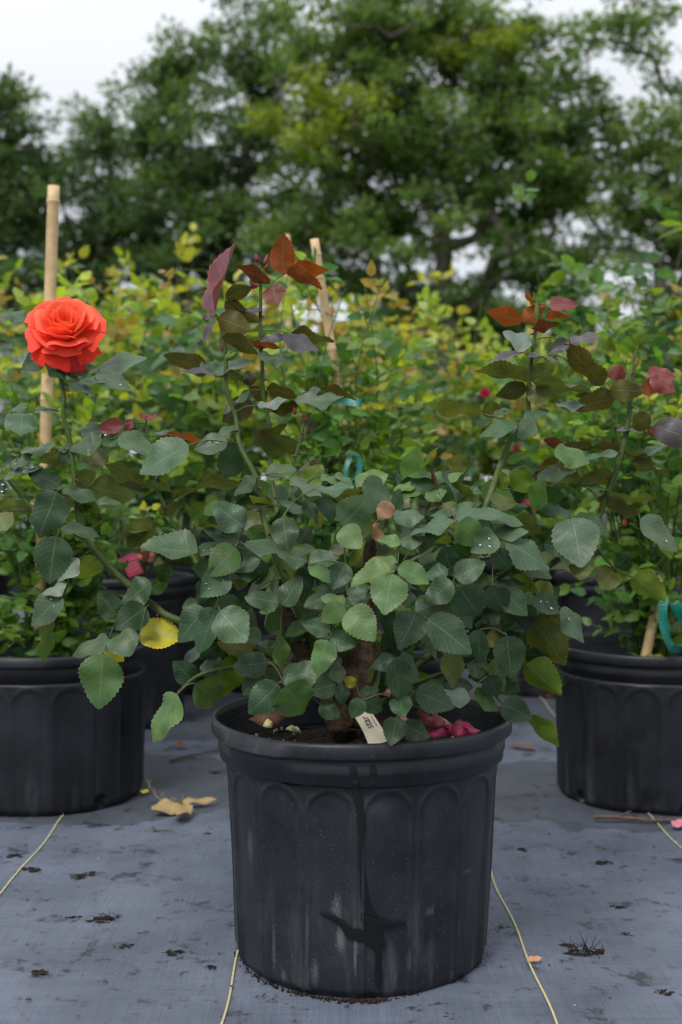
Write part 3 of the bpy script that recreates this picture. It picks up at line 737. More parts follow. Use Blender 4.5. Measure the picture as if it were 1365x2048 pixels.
# canes: photo pixels, depth offset from the pot's middle, radius in mm
CANES = [
 ('cane', [(690, 1440, .0, 4.5), (600, 1345, -.02, 4), (500, 1290, -.04, 3.6), (425, 1258, -.04, 3.5), (345, 1236, -.03, 3.6), (300, 1205, -.02, 3.4), (225, 1140, -.02, 3.2), (178, 1085, -.02, 3.0), (158, 1040, -.02, 2.8), (152, 990, -.02, 2.6), (147, 930, -.02, 2.3), (140, 880, -.02, 2.2), (127, 830, -.02, 2.1), (129, 795, -.02, 2.0), (120, 745, -.02, 2.0), (119, 700, -.02, 2.2)]),
 ('cane', [(172, 1078, -.02, 2.2), (120, 1052, -.02, 1.8), (62, 1012, -.02, 1.6), (14, 958, -.01, 1.2)]),
 ('cane', [(690, 1440, .02, 6), (590, 1200, -.05, 4.4), (550, 1105, -.06, 3.6), (530, 1045, -.05, 3.2), (521, 1000, -.04, 3.0), (510, 950, -.04, 2.7), (480, 890, -.03, 2.4), (472, 835, -.02, 2.2), (453, 775, -.02, 2.0), (452, 710, -.02, 1.9), (440, 645, -.02, 1.5), (431, 628, -.02, 1.0)]),
 ('cane', [(548, 1100, -.05, 3), (556, 1040, -.03, 2.8), (543, 950, -.01, 2.5), (540, 860, 0, 2.2), (527, 790, 0, 2.1), (525, 730, 0, 2.0), (521, 675, 0, 2.1), (522, 590, 0, 1.6), (520, 530, 0, 1.1)]),
 ('cane', [(425, 1258, -.05, 3), (405, 1150, -.02, 2.4), (350, 1052, 0, 2.0), (318, 985, 0, 1.8), (306, 945, 0, 1.5), (298, 890, 0, 1.3), (293, 843, 0, 1.0)]),
 ('cane', [(735, 1430, 0, 4.5), (800, 1290, -.02, 4), (880, 1170, -.05, 3.5), (940, 1080, -.06, 3.3), (977, 1000, -.05, 3.3), (1005, 920, -.02, 3.0), (1030, 862, -.01, 2.7), (1055, 830, 0, 2.4), (1058, 770, 0, 2.2), (1066, 700, 0, 2.0), (1074, 640, 0, 1.6), (1074, 598, 0, 0.9)]),
 ('cane', [(740, 1430, .04, 4.5), (850, 1320, .04, 4), (1000, 1200, .02, 3.4), (1120, 1115, -.02, 3.4), (1190, 1045, .0, 3.2), (1212, 994, 0, 3.2), (1240, 920, 0, 3.0), (1256, 850, 0, 2.8), (1263, 780, 0, 2.5), (1270, 720, 0, 1.8), (1272, 702, 0, 0.9)]),
 ('old_cane', [(735, 1450, -.05, 11), (738, 1380, -.05, 10), (735, 1290, -.055, 8.5), (738, 1200, -.07, 7), (740, 1110, -.08, 6), (750, 1035, -.08, 4.5), (757, 1010, -.08, 2.5)]),
 ('old_cane', [(685, 1455, -.02, 13), (660, 1390, -.02, 12), (620, 1320, -.02, 11), (590, 1270, -.02, 9), (565, 1205, -.03, 6)]),
 ('old_cane', [(700, 1450, .01, 14), (712, 1390, .01, 15), (705, 1340, .02, 11), (690, 1260, .03, 8)]),
 ('cane', [(590, 1330, -.03, 3.5), (490, 1330, -.08, 2.4), (400, 1350, -.08, 1.8), (358, 1386, -.08, 1.4)]),
 ('cane', [(740, 1400, .02, 2.6), (880, 1350, -.02, 2.2), (960, 1330, -.09, 2.4), (985, 1375, -.08, 1.8), (1005, 1405, -.08, 1.5), (1058, 1430, -.08, 1.1)]),
 ('cane', [(880, 1170, -.05, 2.4), (960, 1180, -.06, 2.0), (1040, 1130, -.09, 2.2), (1075, 1195, -.06, 1.6), (1120, 1216, -.05, 1.2)]),
 ('cane', [(738, 1200, -.07, 3), (780, 1140, -.18, 2.2), (800, 1090, -.17, 1.8)]),
 ('cane', [(580, 1000, -.05, 1.5), (585, 940, -.02, 1.5), (598, 890, -.01, 1.6), (608, 850, 0, 1.4), (610, 832, 0, 0.8)]),
 ('cane', [(900, 1090, -.10, 1.8), (892, 1030, -.10, 1.7), (880, 1000, -.09, 1.6), (874, 970, -.09, 2.2), (867, 945, -.09, 0.6)]),
 ('cane', [(1120, 1115, -.02, 2), (1180, 1090, .0, 1.6), (1215, 1122, .0, 1.3), (1232, 1138, .0, 1.1), (1262, 1153, .0, 1.0)]),
]
canes, cane_nodes = [], []
for ci, (nm, pts) in enumerate(CANES):
    c3 = spline([P(u, v, HERO_Y + d) for (u, v, d, r) in pts], 6)
    rad = []
    for i in range(len(pts) - 1):
        for k in range(6): rad.append((pts[i][3] + (pts[i + 1][3] - pts[i][3]) * k / 6) * 0.00122)
    rad.append(pts[-1][3] * 0.001)
    tb = Tubes()
    if nm == 'old_cane':
        rad = [r * rng.uniform(0.88, 1.14) for r in rad]
        tb.tube(c3, rad, 10, 0)
    else:
        tb.tube(c3, rad, 8, 0)
        for k in range(3, len(c3) - 8, 6):                      # thorns
            if rad[k] < 0.0017: continue
            d = Vector((rng.uniform(-1, 1), rng.uniform(-1, 0.4), rng.uniform(-.3, .3)))
            ax = (c3[k + 1] - c3[k]).normalized(); d = (d - ax * d.dot(ax)).normalized()
            tb.tube([c3[k] + d * rad[k] * 0.6, c3[k] + d * (rad[k] + 0.003) - ax * 0.0006, c3[k] + d * (rad[k] + 0.0052) - ax * 0.0025], [0.0020, 0.0010, 0.0001], 5, 1)
    canes.append((nm, tb))
    if nm == 'cane':
        for k in range(4, len(c3)): cane_nodes.append((c3[k], ci, rad[k]))

# leaflets
leaf_bases = []
DROPS = []
jit = random.Random(21)
for rec in LV:
    bu, bv, tu, tv, w = map(float, rec[:5]); cc, side, dy = rec[5], rec[6], float(rec[7])
    Y = HERO_Y + dy + jit.uniform(-.006, .006)
    b = P(bu, bv, Y)
    s = Y / F_PX
    a = Vector(((tu - bu) * s, 0, -(tv - bv) * s))
    asp = 0.78 if cc not in 'qp' else 0.6
    if cc in 'oqrmk': asp = 0.62
    a *= 1.09
    M, L = leaf_frame(b, a, w * s * 1.20, side, asp, 1.0 if jit.random() < 0.8 else -1.0)
    me = LEAF[jit.randrange(len(LEAF))]
    if cc in 'eb': me = LEAF[4]
    if cc == 'q': me = LEAF[3]
    o = link('leaf', me, rose, False)
    o.matrix_local = Matrix.Translation(-rose.location) @ M @ Matrix.Diagonal((L, asp * L, L, 1))
    base = COLS[cc]; k = jit.uniform(0.85, 1.2); h = jit.uniform(-0.08, 0.08)
    o.color = (base[0] * k * (1 + h), base[1] * k, base[2] * k * (1 - h), 1)
    leaf_bases.append(b)
    if cc in 'eg' and jit.random() < 0.30: DROPS += [(M, L, asp)] * jit.randint(1, 3)

# leaf stalks: every leaflet reaches the nearest cane, or a neighbour that already does
todo = list(range(len(leaf_bases)))
nodes = list(cane_nodes)
npos = np.array([tuple(p) for p, _, _ in nodes]); nci = [c for _, c, _ in nodes]
LB = np.array([tuple(b) for b in leaf_bases])
D = ((LB[:, None, :] - npos[None]) ** 2).sum(2) ** 0.5
best = D.min(1); bidx = D.argmin(1)
bpos = npos[bidx].copy(); bci = np.array(nci)[bidx]
done = np.zeros(len(LB), bool)
for _ in range(len(LB)):
    k = int(np.where(done, 9e9, best).argmin())
    done[k] = True
    p0, p1 = Vector(bpos[k]), Vector(LB[k])
    d = (p1 - p0).length
    if d > 0.0015:
        mid = (p0 + p1) / 2 + Vector((0, 0.004, 0.10 * d if d > 0.02 else 0))
        th = 0.0007 + 0.004 * min(d, 0.1)
        canes[bci[k]][1].tube(spline([p0, mid, p1], 3), [th, th, th, th * .9, th * .8, th * .8, th * .7], 5, 2, False)
    dn = ((LB - LB[k]) ** 2).sum(1) ** 0.5
    upd = (~done) & (dn * 1.05 < best)
    best[upd] = dn[upd] * 1.05; bpos[upd] = LB[k]; bci[upd] = bci[k]
for nm, tb in canes:
    link(nm, tb.mesh(nm, [MAT['bark'] if nm == 'old_cane' else MAT['cane'], MAT['thorn'], MAT['cane_red' if rng.random() < .3 else 'cane']]), rose)

# leaves deep inside and at the back of the bush
def scatter(name, Ms, cols, tmpl, mat, parent=None):
    """one mesh of many leaves: Ms (n,3,4) frames with scale"""
    tv = np.array([v.co[:] for v in tmpl.vertices]); tf = np.array([p.vertices[:] for p in tmpl.polygons])
    V = np.einsum('nij,kj->nki', Ms[:, :, :3], tv) + Ms[:, None, :, 3]
    n, k = len(Ms), len(tv)
    Q = (tf[None] + (np.arange(n) * k)[:, None, None]).reshape(-1, tf.shape[1])
    C = np.repeat(cols, len(tf), 0)
    o = link(name, fast_mesh(name, V.reshape(-1, 3), Q, mat, C), parent)
    o['kind'] = 'stuff'
    return o

def rand_frames(rs, pos, out, L, asp, upbias=0.6, spread=0.6):
    """frames for leaves at pos whose tips point along out (plus noise) with the upper face up"""
    n = len(pos)
    ax = out + rs.normal(0, spread, (n, 3)); ax /= np.linalg.norm(ax, axis=1, keepdims=True) + 1e-9
    nn = rs.normal(0, 0.55, (n, 3)) + np.array([0, -0.25, upbias]); nn -= ax * (nn * ax).sum(1, keepdims=True)
    nn /= np.linalg.norm(nn, axis=1, keepdims=True) + 1e-9
    yy = np.cross(nn, ax)
    M = np.zeros((n, 3, 4))
    M[:, :, 0] = ax * L[:, None]; M[:, :, 1] = yy * (L * asp)[:, None]; M[:, :, 2] = nn * L[:, None]; M[:, :, 3] = pos
    return M

rs = np.random.RandomState(5)
n = 320
th = rs.uniform(0, 2 * np.pi, n); rr = np.sqrt(rs.rand(n)); zz = rs.uniform(-0.13, 0.13, n)
pos = np.stack([HX + 0.02 + 0.21 * rr * np.cos(th), HYY + 0.03 + 0.17 * rr * np.sin(th), 0.435 + zz + 0.02 * rr], 1)
keep = (pos[:, 1] > HYY - 0.13)
pos = pos[keep]; n = len(pos)
out = np.stack([pos[:, 0] - HX, pos[:, 1] - HYY, np.full(n, -0.02)], 1); out /= np.linalg.norm(out, axis=1, keepdims=True)
Ms = rand_frames(rs, pos, out, rs.uniform(0.032, 0.05, n), 0.72)
cb = np.array([COLS['d'], COLS['d'], COLS['g'], COLS['l'], COLS['y']])[rs.randint(0, 5, n)] * rs.uniform(0.8, 1.2, (n, 1))
scatter('inner_leaves', Ms, cb, LEAF[0], MAT['foliage'], rose)

# ------------------------------------------------------------------ the open bloom
flower = empty('flower', (0, 0, 0))
FC = P(131, 664, HERO_Y - 0.01)
flower.parent = rose
flower.location = FC - rose.location
fz = Vector((0.12, -0.74, 0.68)).normalized()
fx = Vector((1, 0, 0)); fx = (fx - fz * fx.dot(fz)).normalized(); fy = fz.cross(fx)
FR = Matrix((fx, fy, fz)).transposed()
def petal(k, R, H, psi, half, phi0, droop, flare, lean, colr, seed, off=0.0):
    rr = random.Random(seed)
    nt_, ns_ = 12, 12
    vs, fs = [], []
    a1, a2, a3 = rr.uniform(0, 6), rr.uniform(0, 6), rr.uniform(0, 6)
    for i in range(nt_ + 1):
        for j in range(ns_ + 1):
            s = -1 + 2 * j / ns_
            t0 = i / nt_
            # outline: broad, rounded top with a soft point, narrow claw
            top = 1.0 - 0.16 * abs(s) ** 2.6 + 0.03 * math.sin(3 * s + a1) - 0.03 * math.exp(-(s / 0.25) ** 2) * math.sin(a2)
            t = t0 * top
            wid = half * (0.35 + 0.65 * min(1, t0 * 1.9) ** 0.8) * (1 - 0.10 * t0 ** 4)
            ang = psi * t
            rho = R * math.sin(min(ang, math.pi * 0.98)) + 0.0012 + off
            z = H * (1 - math.cos(ang))
            e = max(0.0, t0 - 0.72) / 0.28
            rho += flare * e * e * (1 - 0.3 * s * s)               # outward rolled lip
            z -= flare * 0.55 * e ** 3
            sd = abs(s) ** 3
            rho += 0.004 * sd * t0 * (R / 0.03)
            z -= droop * t0 ** 2
            rho += 0.0010 * math.sin(5 * s + a3) * t0 + 0.0007 * math.sin(9 * s + 7 * t0 + a1) * t0
            z += 0.0012 * math.sin(4 * s + a2 + 3 * t0) * t0
            ph = phi0 + wid * s
            p = Vector((rho * math.cos(ph), rho * math.sin(ph), z)) * 0.90
            vs.append(FR @ p + FC)
    n = ns_ + 1
    for i in range(nt_):
        for j in range(ns_): fs.append((i * n + j, i * n + j + 1, (i + 1) * n + j + 1, (i + 1) * n + j))
    o = link('petal', mesh('petal', vs, fs, [MAT['petal']]), flower)
    sm = o.modifiers.new('sub', 'SUBSURF'); sm.levels = 1; sm.render_levels = 1
    o.color = (*colr, 1)
pr = random.Random(11)
NP_ = 27
for k in range(NP_):
    f = k / (NP_ - 1)
    phi = 1.2 + k * 2.39996 + pr.uniform(-.25, .25)
    if f < 0.30:
        g_ = f / 0.30
        R, Hh, psi, half, droop, fl = 0.0065 + 0.0085 * g_, 0.027, math.radians(112 - 12 * g_), 1.35, 0, 0.002
    elif f < 0.72:
        g_ = (f - 0.30) / 0.42
        R, Hh, psi, half, droop, fl = 0.018 + 0.0165 * g_, 0.0285 - 0.001 * g_, math.radians(100 - 9 * g_), 1.05 - 0.2 * g_, 0.0, 0.003 + 0.005 * g_
    else:
        g_ = (f - 0.72) / 0.28
        R, Hh, psi, half, droop, fl = 0.036 + 0.003 * g_, 0.026 - 0.012 * g_, math.radians(90), 0.80, 0.002 + 0.008 * g_, 0.007
    c1, c2 = (0.93, 0.200, 0.105), (0.86, 0.080, 0.045)
    g2 = min(1, max(0, (f - 0.30) / 0.6))
    colr = [a + (b_ - a) * g2 for a, b_ in zip(c1, c2)]
    k2 = pr.uniform(0.90, 1.08)
    petal(k, R * pr.uniform(.90, 1.10), Hh * pr.uniform(.88, 1.10), psi, half * pr.uniform(.85, 1.1), phi, droop, fl * pr.uniform(.6, 1.5), 0, [min(.95, x * k2) for x in colr], 900 + k)
# the big guard petals that hang open below, one of them faded
for (deg, R, Hh, psi, half, droop, fl, cc) in [(196, .046, .010, 88, .58, .012, .004, (.84, .075, .05)), (252, .044, .004, 90, .62, .020, .007, (.80, .035, .018)), (292, .041, .003, 92, .42, .036, .002, (.62, .04, .045)),
        (322, .041, .006, 90, .42, .022, .006, (.80, .04, .022)), (350, .043, .014, 90, .60, .006, .007, (.84, .06, .035)), (30, .043, .018, 88, .6, .002, .008, (.86, .08, .05)), (150, .043, .020, 86, .62, .0, .007, (.88, .11, .06)), (95, .042, .022, 84, .7, .0, .006, (.88, .11, .06))]:
    petal(0, R, Hh, math.radians(psi), half, math.radians(deg), droop, fl, 0, cc, int(deg) + 7, 0.001)
# calyx and sepals
tb = Tubes()
tb.tube([FC - fz * 0.016, FC - fz * 0.010, FC - fz * 0.003, FC + fz * 0.002], [0.0022, 0.0055, 0.0065, 0.004], 10, 0)
neck = P(119, 700, HERO_Y - .02)
tb.tube(spline([neck, (neck + FC - fz * 0.016) / 2 + Vector((-0.002, 0, 0)), FC - fz * 0.014], 4), 0.0022, 8, 0)
for k in range(5):
    a = k * 1.2566 + .4
    d = FR @ Vector((math.cos(a), math.sin(a), 0))
    tb.tube([FC - fz * 0.004 + d * 0.004, FC - fz * 0.010 + d * 0.012, FC - fz * 0.020 + d * 0.016], [0.003, 0.0022, 0.0003], 5, 0)
link('calyx', tb.mesh('calyx', [MAT['cane']]), flower)

# rain drops resting on some of the leaves
m_, nt, ns, ls, b = new_mat('water')
b.inputs['Base Color'].default_value = (.9, .95, 1, 1); b.inputs['Roughness'].default_value = .02; b.inputs['Transmission Weight'].default_value = 1.0; b.inputs['IOR'].default_value = 1.33
vs, fs = [], []
for i in range(5):
    for k in range(8):
        a, t = i / 4 * math.pi / 2, k * math.pi / 4
        vs.append((math.cos(a) * math.cos(t), math.cos(a) * math.sin(t), .6 * math.sin(a)))
for i in range(4):
    for k in range(8): fs.append((i * 8 + k, i * 8 + (k + 1) % 8, i * 8 + 8 + (k + 1) % 8, i * 8 + 8 + k))
fs.append(tuple(reversed(range(8))))
drop_me = mesh('water_drop', vs, fs, [m_])
for (M, L, asp) in DROPS:
    o = link('water_drop', drop_me, rose, False)
    r = jit.uniform(.0008, .0017)
    o.matrix_local = Matrix.Translation(-rose.location) @ M @ Matrix.Translation((L * jit.uniform(.2, .75), L * asp * jit.uniform(-.22, .22), 0.05 * L * .3 + .0012)) @ Matrix.Diagonal((r, r, r, 1))

# flower buds at the shoot tips
def bud(u, v, dy, L, r, colr, tilt=(0, 0, 1)):
    p = P(u, v, HERO_Y + dy); t = Vector(tilt).normalized()
    tb = Tubes()
    prof = [(-.1, .25), (0.05, .7), (.25, 1.0), (.5, .85), (.75, .5), (.95, .15), (1.0, .02)]
    tb.tube([p + t * (L * a) for a, _ in prof], [r * q for _, q in prof], 8)
    o = link('bud', tb.mesh('bud', [MAT['petal']]), rose); o.color = (*colr, 1)
bud(515, 523, 0, .010, .0032, (.20, .05, .05), (-.2, 0, 1)); bud(530, 528, 0, .013, .0030, (.28, .09, .07), (.3, 0, 1)); bud(531, 540, 0, .010, .0028, (.25, .05, .05), (.5, -.2, 1))
bud(591, 828, 0, .009, .0028, (.30, .07, .06), (-.2, 0, 1)); bud(1271, 735, 0, .016, .0028, (.28, .12, .05), (.1, 0, 1)); bud(1258, 770, 0, .028, .004, (.11, .17, .04), (.15, 0, 1))
bud(868, 965, -.09, .013, .0020, (.20, .02, .03), (-.2, 0, 1)); bud(1074, 640, 0, .026, .0034, (.14, .18, .05), (0, 0, 1)); bud(455, 720, -.02, .012, .004, (.15, .26, .05), (.4, -.3, 1)); bud(460, 716, -.025, .012, .003, (.15, .26, .05), (.9, -.3, .7))

# ------------------------------------------------------------------ roses behind
PAL_BRIGHT = [(0.10, 0.195, 0.030), (0.070, 0.160, 0.028), (0.050, 0.125, 0.034), (0.14, 0.225, 0.035)]
PAL_MID = [(0.085, 0.165, 0.045), (0.065, 0.130, 0.065), (0.055, 0.125, 0.040), (0.15, 0.22, 0.03)]
PAL_NEW = [(0.27, 0.33, 0.035), (0.20, 0.29, 0.035), (0.33, 0.32, 0.05), (0.27, 0.19, 0.05)]

def frames_to_objects(Ms, cols, parent, meshes):
    base = Vector(parent.location)
    for M, c in zip(Ms, cols):
        o = bpy.data.objects.new('leaf', meshes[rng.randrange(len(meshes))])
        col.objects.link(o)
        o.parent = parent
        X = Matrix(((M[0][0], M[0][1], M[0][2], M[0][3] - base.x), (M[1][0], M[1][1], M[1][2], M[1][3] - base.y), (M[2][0], M[2][1], M[2][2], M[2][3] - base.z), (0, 0, 0, 1)))
        o.matrix_local = X
        o.color = (float(c[0]), float(c[1]), float(c[2]), 1)

def back_rose(x, y, z0, top, rad, ncane, nleaf, Ls, seed, label, group, n_obj, pal, style='bush', new=0.25, blooms=(), sprigs=4, cane_r=0.0035):
    rs = np.random.RandomState(seed)
    root = empty('rose_bush', (x, y, z0))
    tag(root, label, 'rose bush', group)
    P_, O_, C_, L_ = [], [], [], []
    H = top - z0
    tb = Tubes()
    curves = []
    for k in range(ncane):
        a = rs.uniform(0, 2 * np.pi)
        spr = rad * rs.uniform(0.25, 1.0) if style == 'bush' else rad * rs.uniform(0.1, 0.55)
        hh = H * (rs.uniform(0.60, 0.92) if k >= sprigs else rs.uniform(0.95, 1.08))
        p0 = Vector((x + 0.025 * math.cos(a), y + 0.025 * math.sin(a), z0 - 0.01))
        p1 = p0 + Vector((math.cos(a) * spr * 0.45, math.sin(a) * spr * 0.45, hh * 0.40))
        p2 = p0 + Vector((math.cos(a) * spr * 0.85 + rs.normal(0, .02), math.sin(a) * spr * 0.85 + rs.normal(0, .02), hh * 0.75))
        p3 = p0 + Vector((math.cos(a) * spr + rs.normal(0, .03), math.sin(a) * spr + rs.normal(0, .03), hh))
        c = spline([p0, p1, p2, p3], 6)
        curves.append(c)
        tb.tube(c, [cane_r * (1 - 0.75 * i / (len(c) - 1)) for i in range(len(c))], 5, 0)
    # compound leaves with three to seven leaflets on short stalks
    made = 0
    while made < nleaf:
        c = curves[rs.randint(len(curves))]
        t = rs.beta(2.0, 1.3) if style == 'bush' else rs.uniform(0.06, 1.0)
        i = min(len(c) - 2, int(t * (len(c) - 1)))
        f = t * (len(c) - 1) - i
        p = np.array(c[i].lerp(c[i + 1], min(f, 1)))
        a = rs.uniform(0, 2 * np.pi)
        reach = rs.uniform(0.04, 0.14) if style == 'bush' else rs.uniform(0.02, rad * 0.85)
        el = rs.normal(0.25, 0.35)
        d = np.array([math.cos(a) * math.cos(el), math.sin(a) * math.cos(el), math.sin(el)])
        q = p + d * reach
        young = (t > 0.74 and rs.rand() < new * 2.0) or rs.rand() < new * 0.18
        m_ = rs.choice([3, 5, 5, 7])
        ll = rs.uniform(*Ls) * (0.8 if young else 1.0)
        sidev = np.cross(d, [0, 0, 1.0]); sidev /= np.linalg.norm(sidev) + 1e-9
        if rs.rand() < 0.5: tb.tube([p, (p + q) / 2 + np.array([0, 0, .006]), q], 0.0011, 3, 0, False)
        base = (PAL_NEW if young else pal)[rs.randint(4)]
        for j in range(m_):
            if j == 0: pp, oo = q, d
            else:
                sgn = 1 if j % 2 else -1
                back = 0.9 * ll * ((j + 1) // 2)
                pp = q - d * back * 0.8
                oo = d * 0.45 + sidev * sgn
            P_.append(pp); O_.append(oo + np.array([0, 0, 0.35 if young else -0.10]))
            C_.append(np.array(base) * rs.uniform(0.8, 1.25)); L_.append(ll * rs.uniform(0.85, 1.12))
        made += m_
    P_, O_, C_, L_ = np.array(P_), np.array(O_), np.array(C_), np.array(L_)
    O_ /= np.linalg.norm(O_, axis=1, keepdims=True)
    Ms = rand_frames(rs, P_, O_, L_, 0.62 if style == 'bush' else 0.55, 0.55, 0.28)
    # the leaves that show largest are single objects, the others one mass
    camp = np.array([0, 0, CAM_H])
    front = np.linalg.norm(P_ - camp, axis=1) - 0.35 * np.linalg.norm(P_[:, [0, 2]] - np.array([x, z0 + H * .5]), axis=1)
    uu = CX + P_[:, 0] / P_[:, 1] * F_PX
    front += np.where((uu < -10) | (uu > 1375), 5, 0)
    order = np.argsort(front)
    first, rest = order[:n_obj], order[n_obj:]
    frames_to_objects(Ms[first], C_[first], root, FARLEAF)
    if len(rest): scatter('leaf_mass', Ms[rest], C_[rest], FARLEAF[0], MAT['foliage'], root)
    link('cane', tb.mesh('cane', [MAT['cane']]), root)
    for (u, v, dy, size, colr) in blooms: back_bloom(root, P(u, v, y + dy), size, colr, seed)
    return root

def back_bloom(root, p, size, colr, seed):
    """a small double bloom seen among the leaves: a dozen cupped petals"""
    rr = random.Random(seed)
    fl = empty('flower', p - Vector(root.location)); fl.parent = root
    for k in range(11):
        f = k / 10; phi = k * 2.4; vs, fs = [], []
        R = size * (0.18 + 0.34 * f); H = size * (0.55 - 0.25 * f)
        for i in range(5):
            for j in range(5):
                s = -1 + j / 2; t = i / 4 * (1 - .15 * s * s)
                a = math.radians(100 - 25 * f) * t
                ph = phi + s * (1.1 - .3 * f) * (0.4 + .6 * min(1, 2 * t))
                q = Vector((R * math.sin(a) * math.cos(ph), R * math.sin(a) * math.sin(ph), H * (1 - math.cos(a)) - 0.2 * size * f * t))
                vs.append(p + Vector((q.x, q.y * .85 - q.z * .5, q.z * .85 + q.y * .5)))
        for i in range(4):
            for j in range(4): fs.append((i * 5 + j, i * 5 + j + 1, i * 5 + j + 6, i * 5 + j + 5))
        o = link('petal', mesh('petal', vs, fs, [MAT['petal']]), fl)
        kk = rr.uniform(.8, 1.1)
        o.color = (colr[0] * kk, colr[1] * kk, colr[2] * kk, 1)

PINK, HOT = (0.75, 0.16, 0.24), (0.55, 0.03, 0.12)
GR = 'potted roses'
def zof(v, Y): return CAM_H - (v - HY) / F_PX * Y
back_rose(*potL, 0.235, zof(745, 2.2), 0.165, 28, 1700, (0.024, 0.034), 31, 'dense small leaved rose tied up a thick bamboo stake behind the coral bloom', GR, 300, PAL_BRIGHT, 'column', 0.10, sprigs=3, cane_r=0.0028)
back_rose(*potM, 0.235, zof(585, 2.25), 0.175, 26, 1500, (0.026, 0.038), 32, 'dense rose column with two teal ties behind the bush with the coral bloom', GR, 300, PAL_BRIGHT, 'column', 0.22, sprigs=5, cane_r=0.0028)
back_rose(*potR, 0.235, zof(640, 2.2), 0.185, 26, 1350, (0.026, 0.040), 33, 'dense rose with a teal tie at its foot in the dented squat pot', GR, 300, PAL_BRIGHT, 'column', 0.15, sprigs=4, cane_r=0.0028)
# tall shoots with large leaves rising from the right-hand rose's neighbour
r3 = ['bushy rose behind the thick bamboo stake, pale new shoots at its top', 'rose bush beside the small pink label, with a pink bloom low down',
      'rose bush behind the dark purple young leaves, greyish leaves', 'loose rose bush right of the teal ties, with two dark pink blooms',
      'rose bush behind the bronze tipped shoots', 'tall rose with large round leaves reaching above its neighbours against the trees']
tops3 = [545, 590, 640, 620, 700, 425]
bl3 = [(), ((292, 1114, -.1, .05, (0.88, .30, .36)), (318, 1128, -.05, .035, (.75, .72, .55))), (), ((970, 790, -.15, .035, HOT), (917, 735, -.1, .03, HOT)), ((1037, 902, -.12, .04, PINK), (1055, 1017, -.16, .045, PINK), (1120, 985, -.1, .03, (.8, .6, .08))), ((1253, 1046, -.2, .02, HOT),)]
for k, (u, Y) in enumerate(ROW3):
    back_rose(P(u, 0, Y).x, Y, 0.305, zof(tops3[k], Y), 0.34 if k != 5 else 0.24, 15, 700, (0.040, 0.060), 50 + k, r3[k], GR, 170, PAL_MID, 'bush', {2: .15, 5: .06}.get(k, 0.35), bl3[k], 5)
for k, (u, Y) in enumerate(ROW4):
    v = [620, 545, 545, 570, 545, 640, 695, 650, 560][k]
    back_rose(P(u, 0, Y).x, Y, 0.305, zof(v, Y), 0.42, 15, 680, (0.044, 0.064), 70 + k, FAR4[k], 'rose bushes of the rows further back', 70, PAL_MID, 'bush', 0.45, (), 6)
for k, (u, Y) in enumerate(ROW5):
    v = [620, 585, 590, 590, 620, 665, 690, 640][k]
    back_rose(P(u, 0, Y).x, Y, 0.305, zof(v, Y), 0.46, 14, 600, (0.048, 0.068), 90 + k, FAR5[k], 'rose bushes of the last row', 40, PAL_MID, 'bush', 0.45, (), 6)

# bamboo stakes
def stake(u0, v0, u1, v1, Y0, Y1, r, label, zend):
    a, b = P(u0, v0, Y0), P(u1, v1, Y1)
    d = (b - a); k = (zend - a.z) / d.z
    b = a + d * k
    root = empty('bamboo_stake', b); tag(root, label, 'stake', 'bamboo stakes')
    n = 40; pts, rad = [], []
    L = (b - a).length; dd = (b - a).normalized()
    nodes_ = [0.028] ; s = 0.028
    while s < L: s += rng.uniform(0.14, 0.20); nodes_.append(s)
    ss = sorted(set([0, L] + [q + e for q in nodes_ for e in (-.006, -.002, 0, .002, .006) if 0 < q + e < L]))
    for s in ss:
        m_ = min(abs(s - q) for q in nodes_)
        pts.append(a + dd * s); rad.append(r * (1 + 0.16 * math.exp(-(m_ / .003) ** 2)))
    tb = Tubes(); tb.tube(pts, rad, 14)
    link('culm', tb.mesh('culm', [MAT['bamboo']]), root)
    tb = Tubes(); tb.tube([a - dd * 0.0006, a + dd * 0.004], [r * .62, r * .6], 12)
    link('hollow_end', tb.mesh('hollow_end', [MAT['bark']]), root)
stake(108, 372, 92, 860, 2.18, 2.19, 0.0105, 'thick pale bamboo stake rising behind the coral rose bloom', 0.20)
stake(629, 478, 664, 700, 2.20, 2.22, 0.0080, 'leaning pale bamboo stake above the teal ties', 0.20)
stake(574, 470, 578, 700, 5.0, 5.0, 0.0125, 'far bamboo stake just showing left of the leaning stake', 0.26)
stake(1326, 1150, 1290, 1322, 2.15, 2.15, 0.0085, 'short orange bamboo stake in the dented squat pot beside a teal tie', 0.20)
# a grey post between the roses on the right
tb = Tubes(); q = P(1203, 612, 4.9)
tb.tube([Vector((q.x, q.y, 0)), Vector((q.x, q.y, 0.6)), q], [.022, .022, .022], 10)
tb.tube([q, q + Vector((0, 0, .012))], [.024, .014], 10)
o = link('metal_post', tb.mesh('metal_post', [simple_mat('galvanised steel', (.20, .20, .21), (.34, .34, .35), .5, 20)])); tag(o, 'grey metal post among the roses on the far rows', 'post')

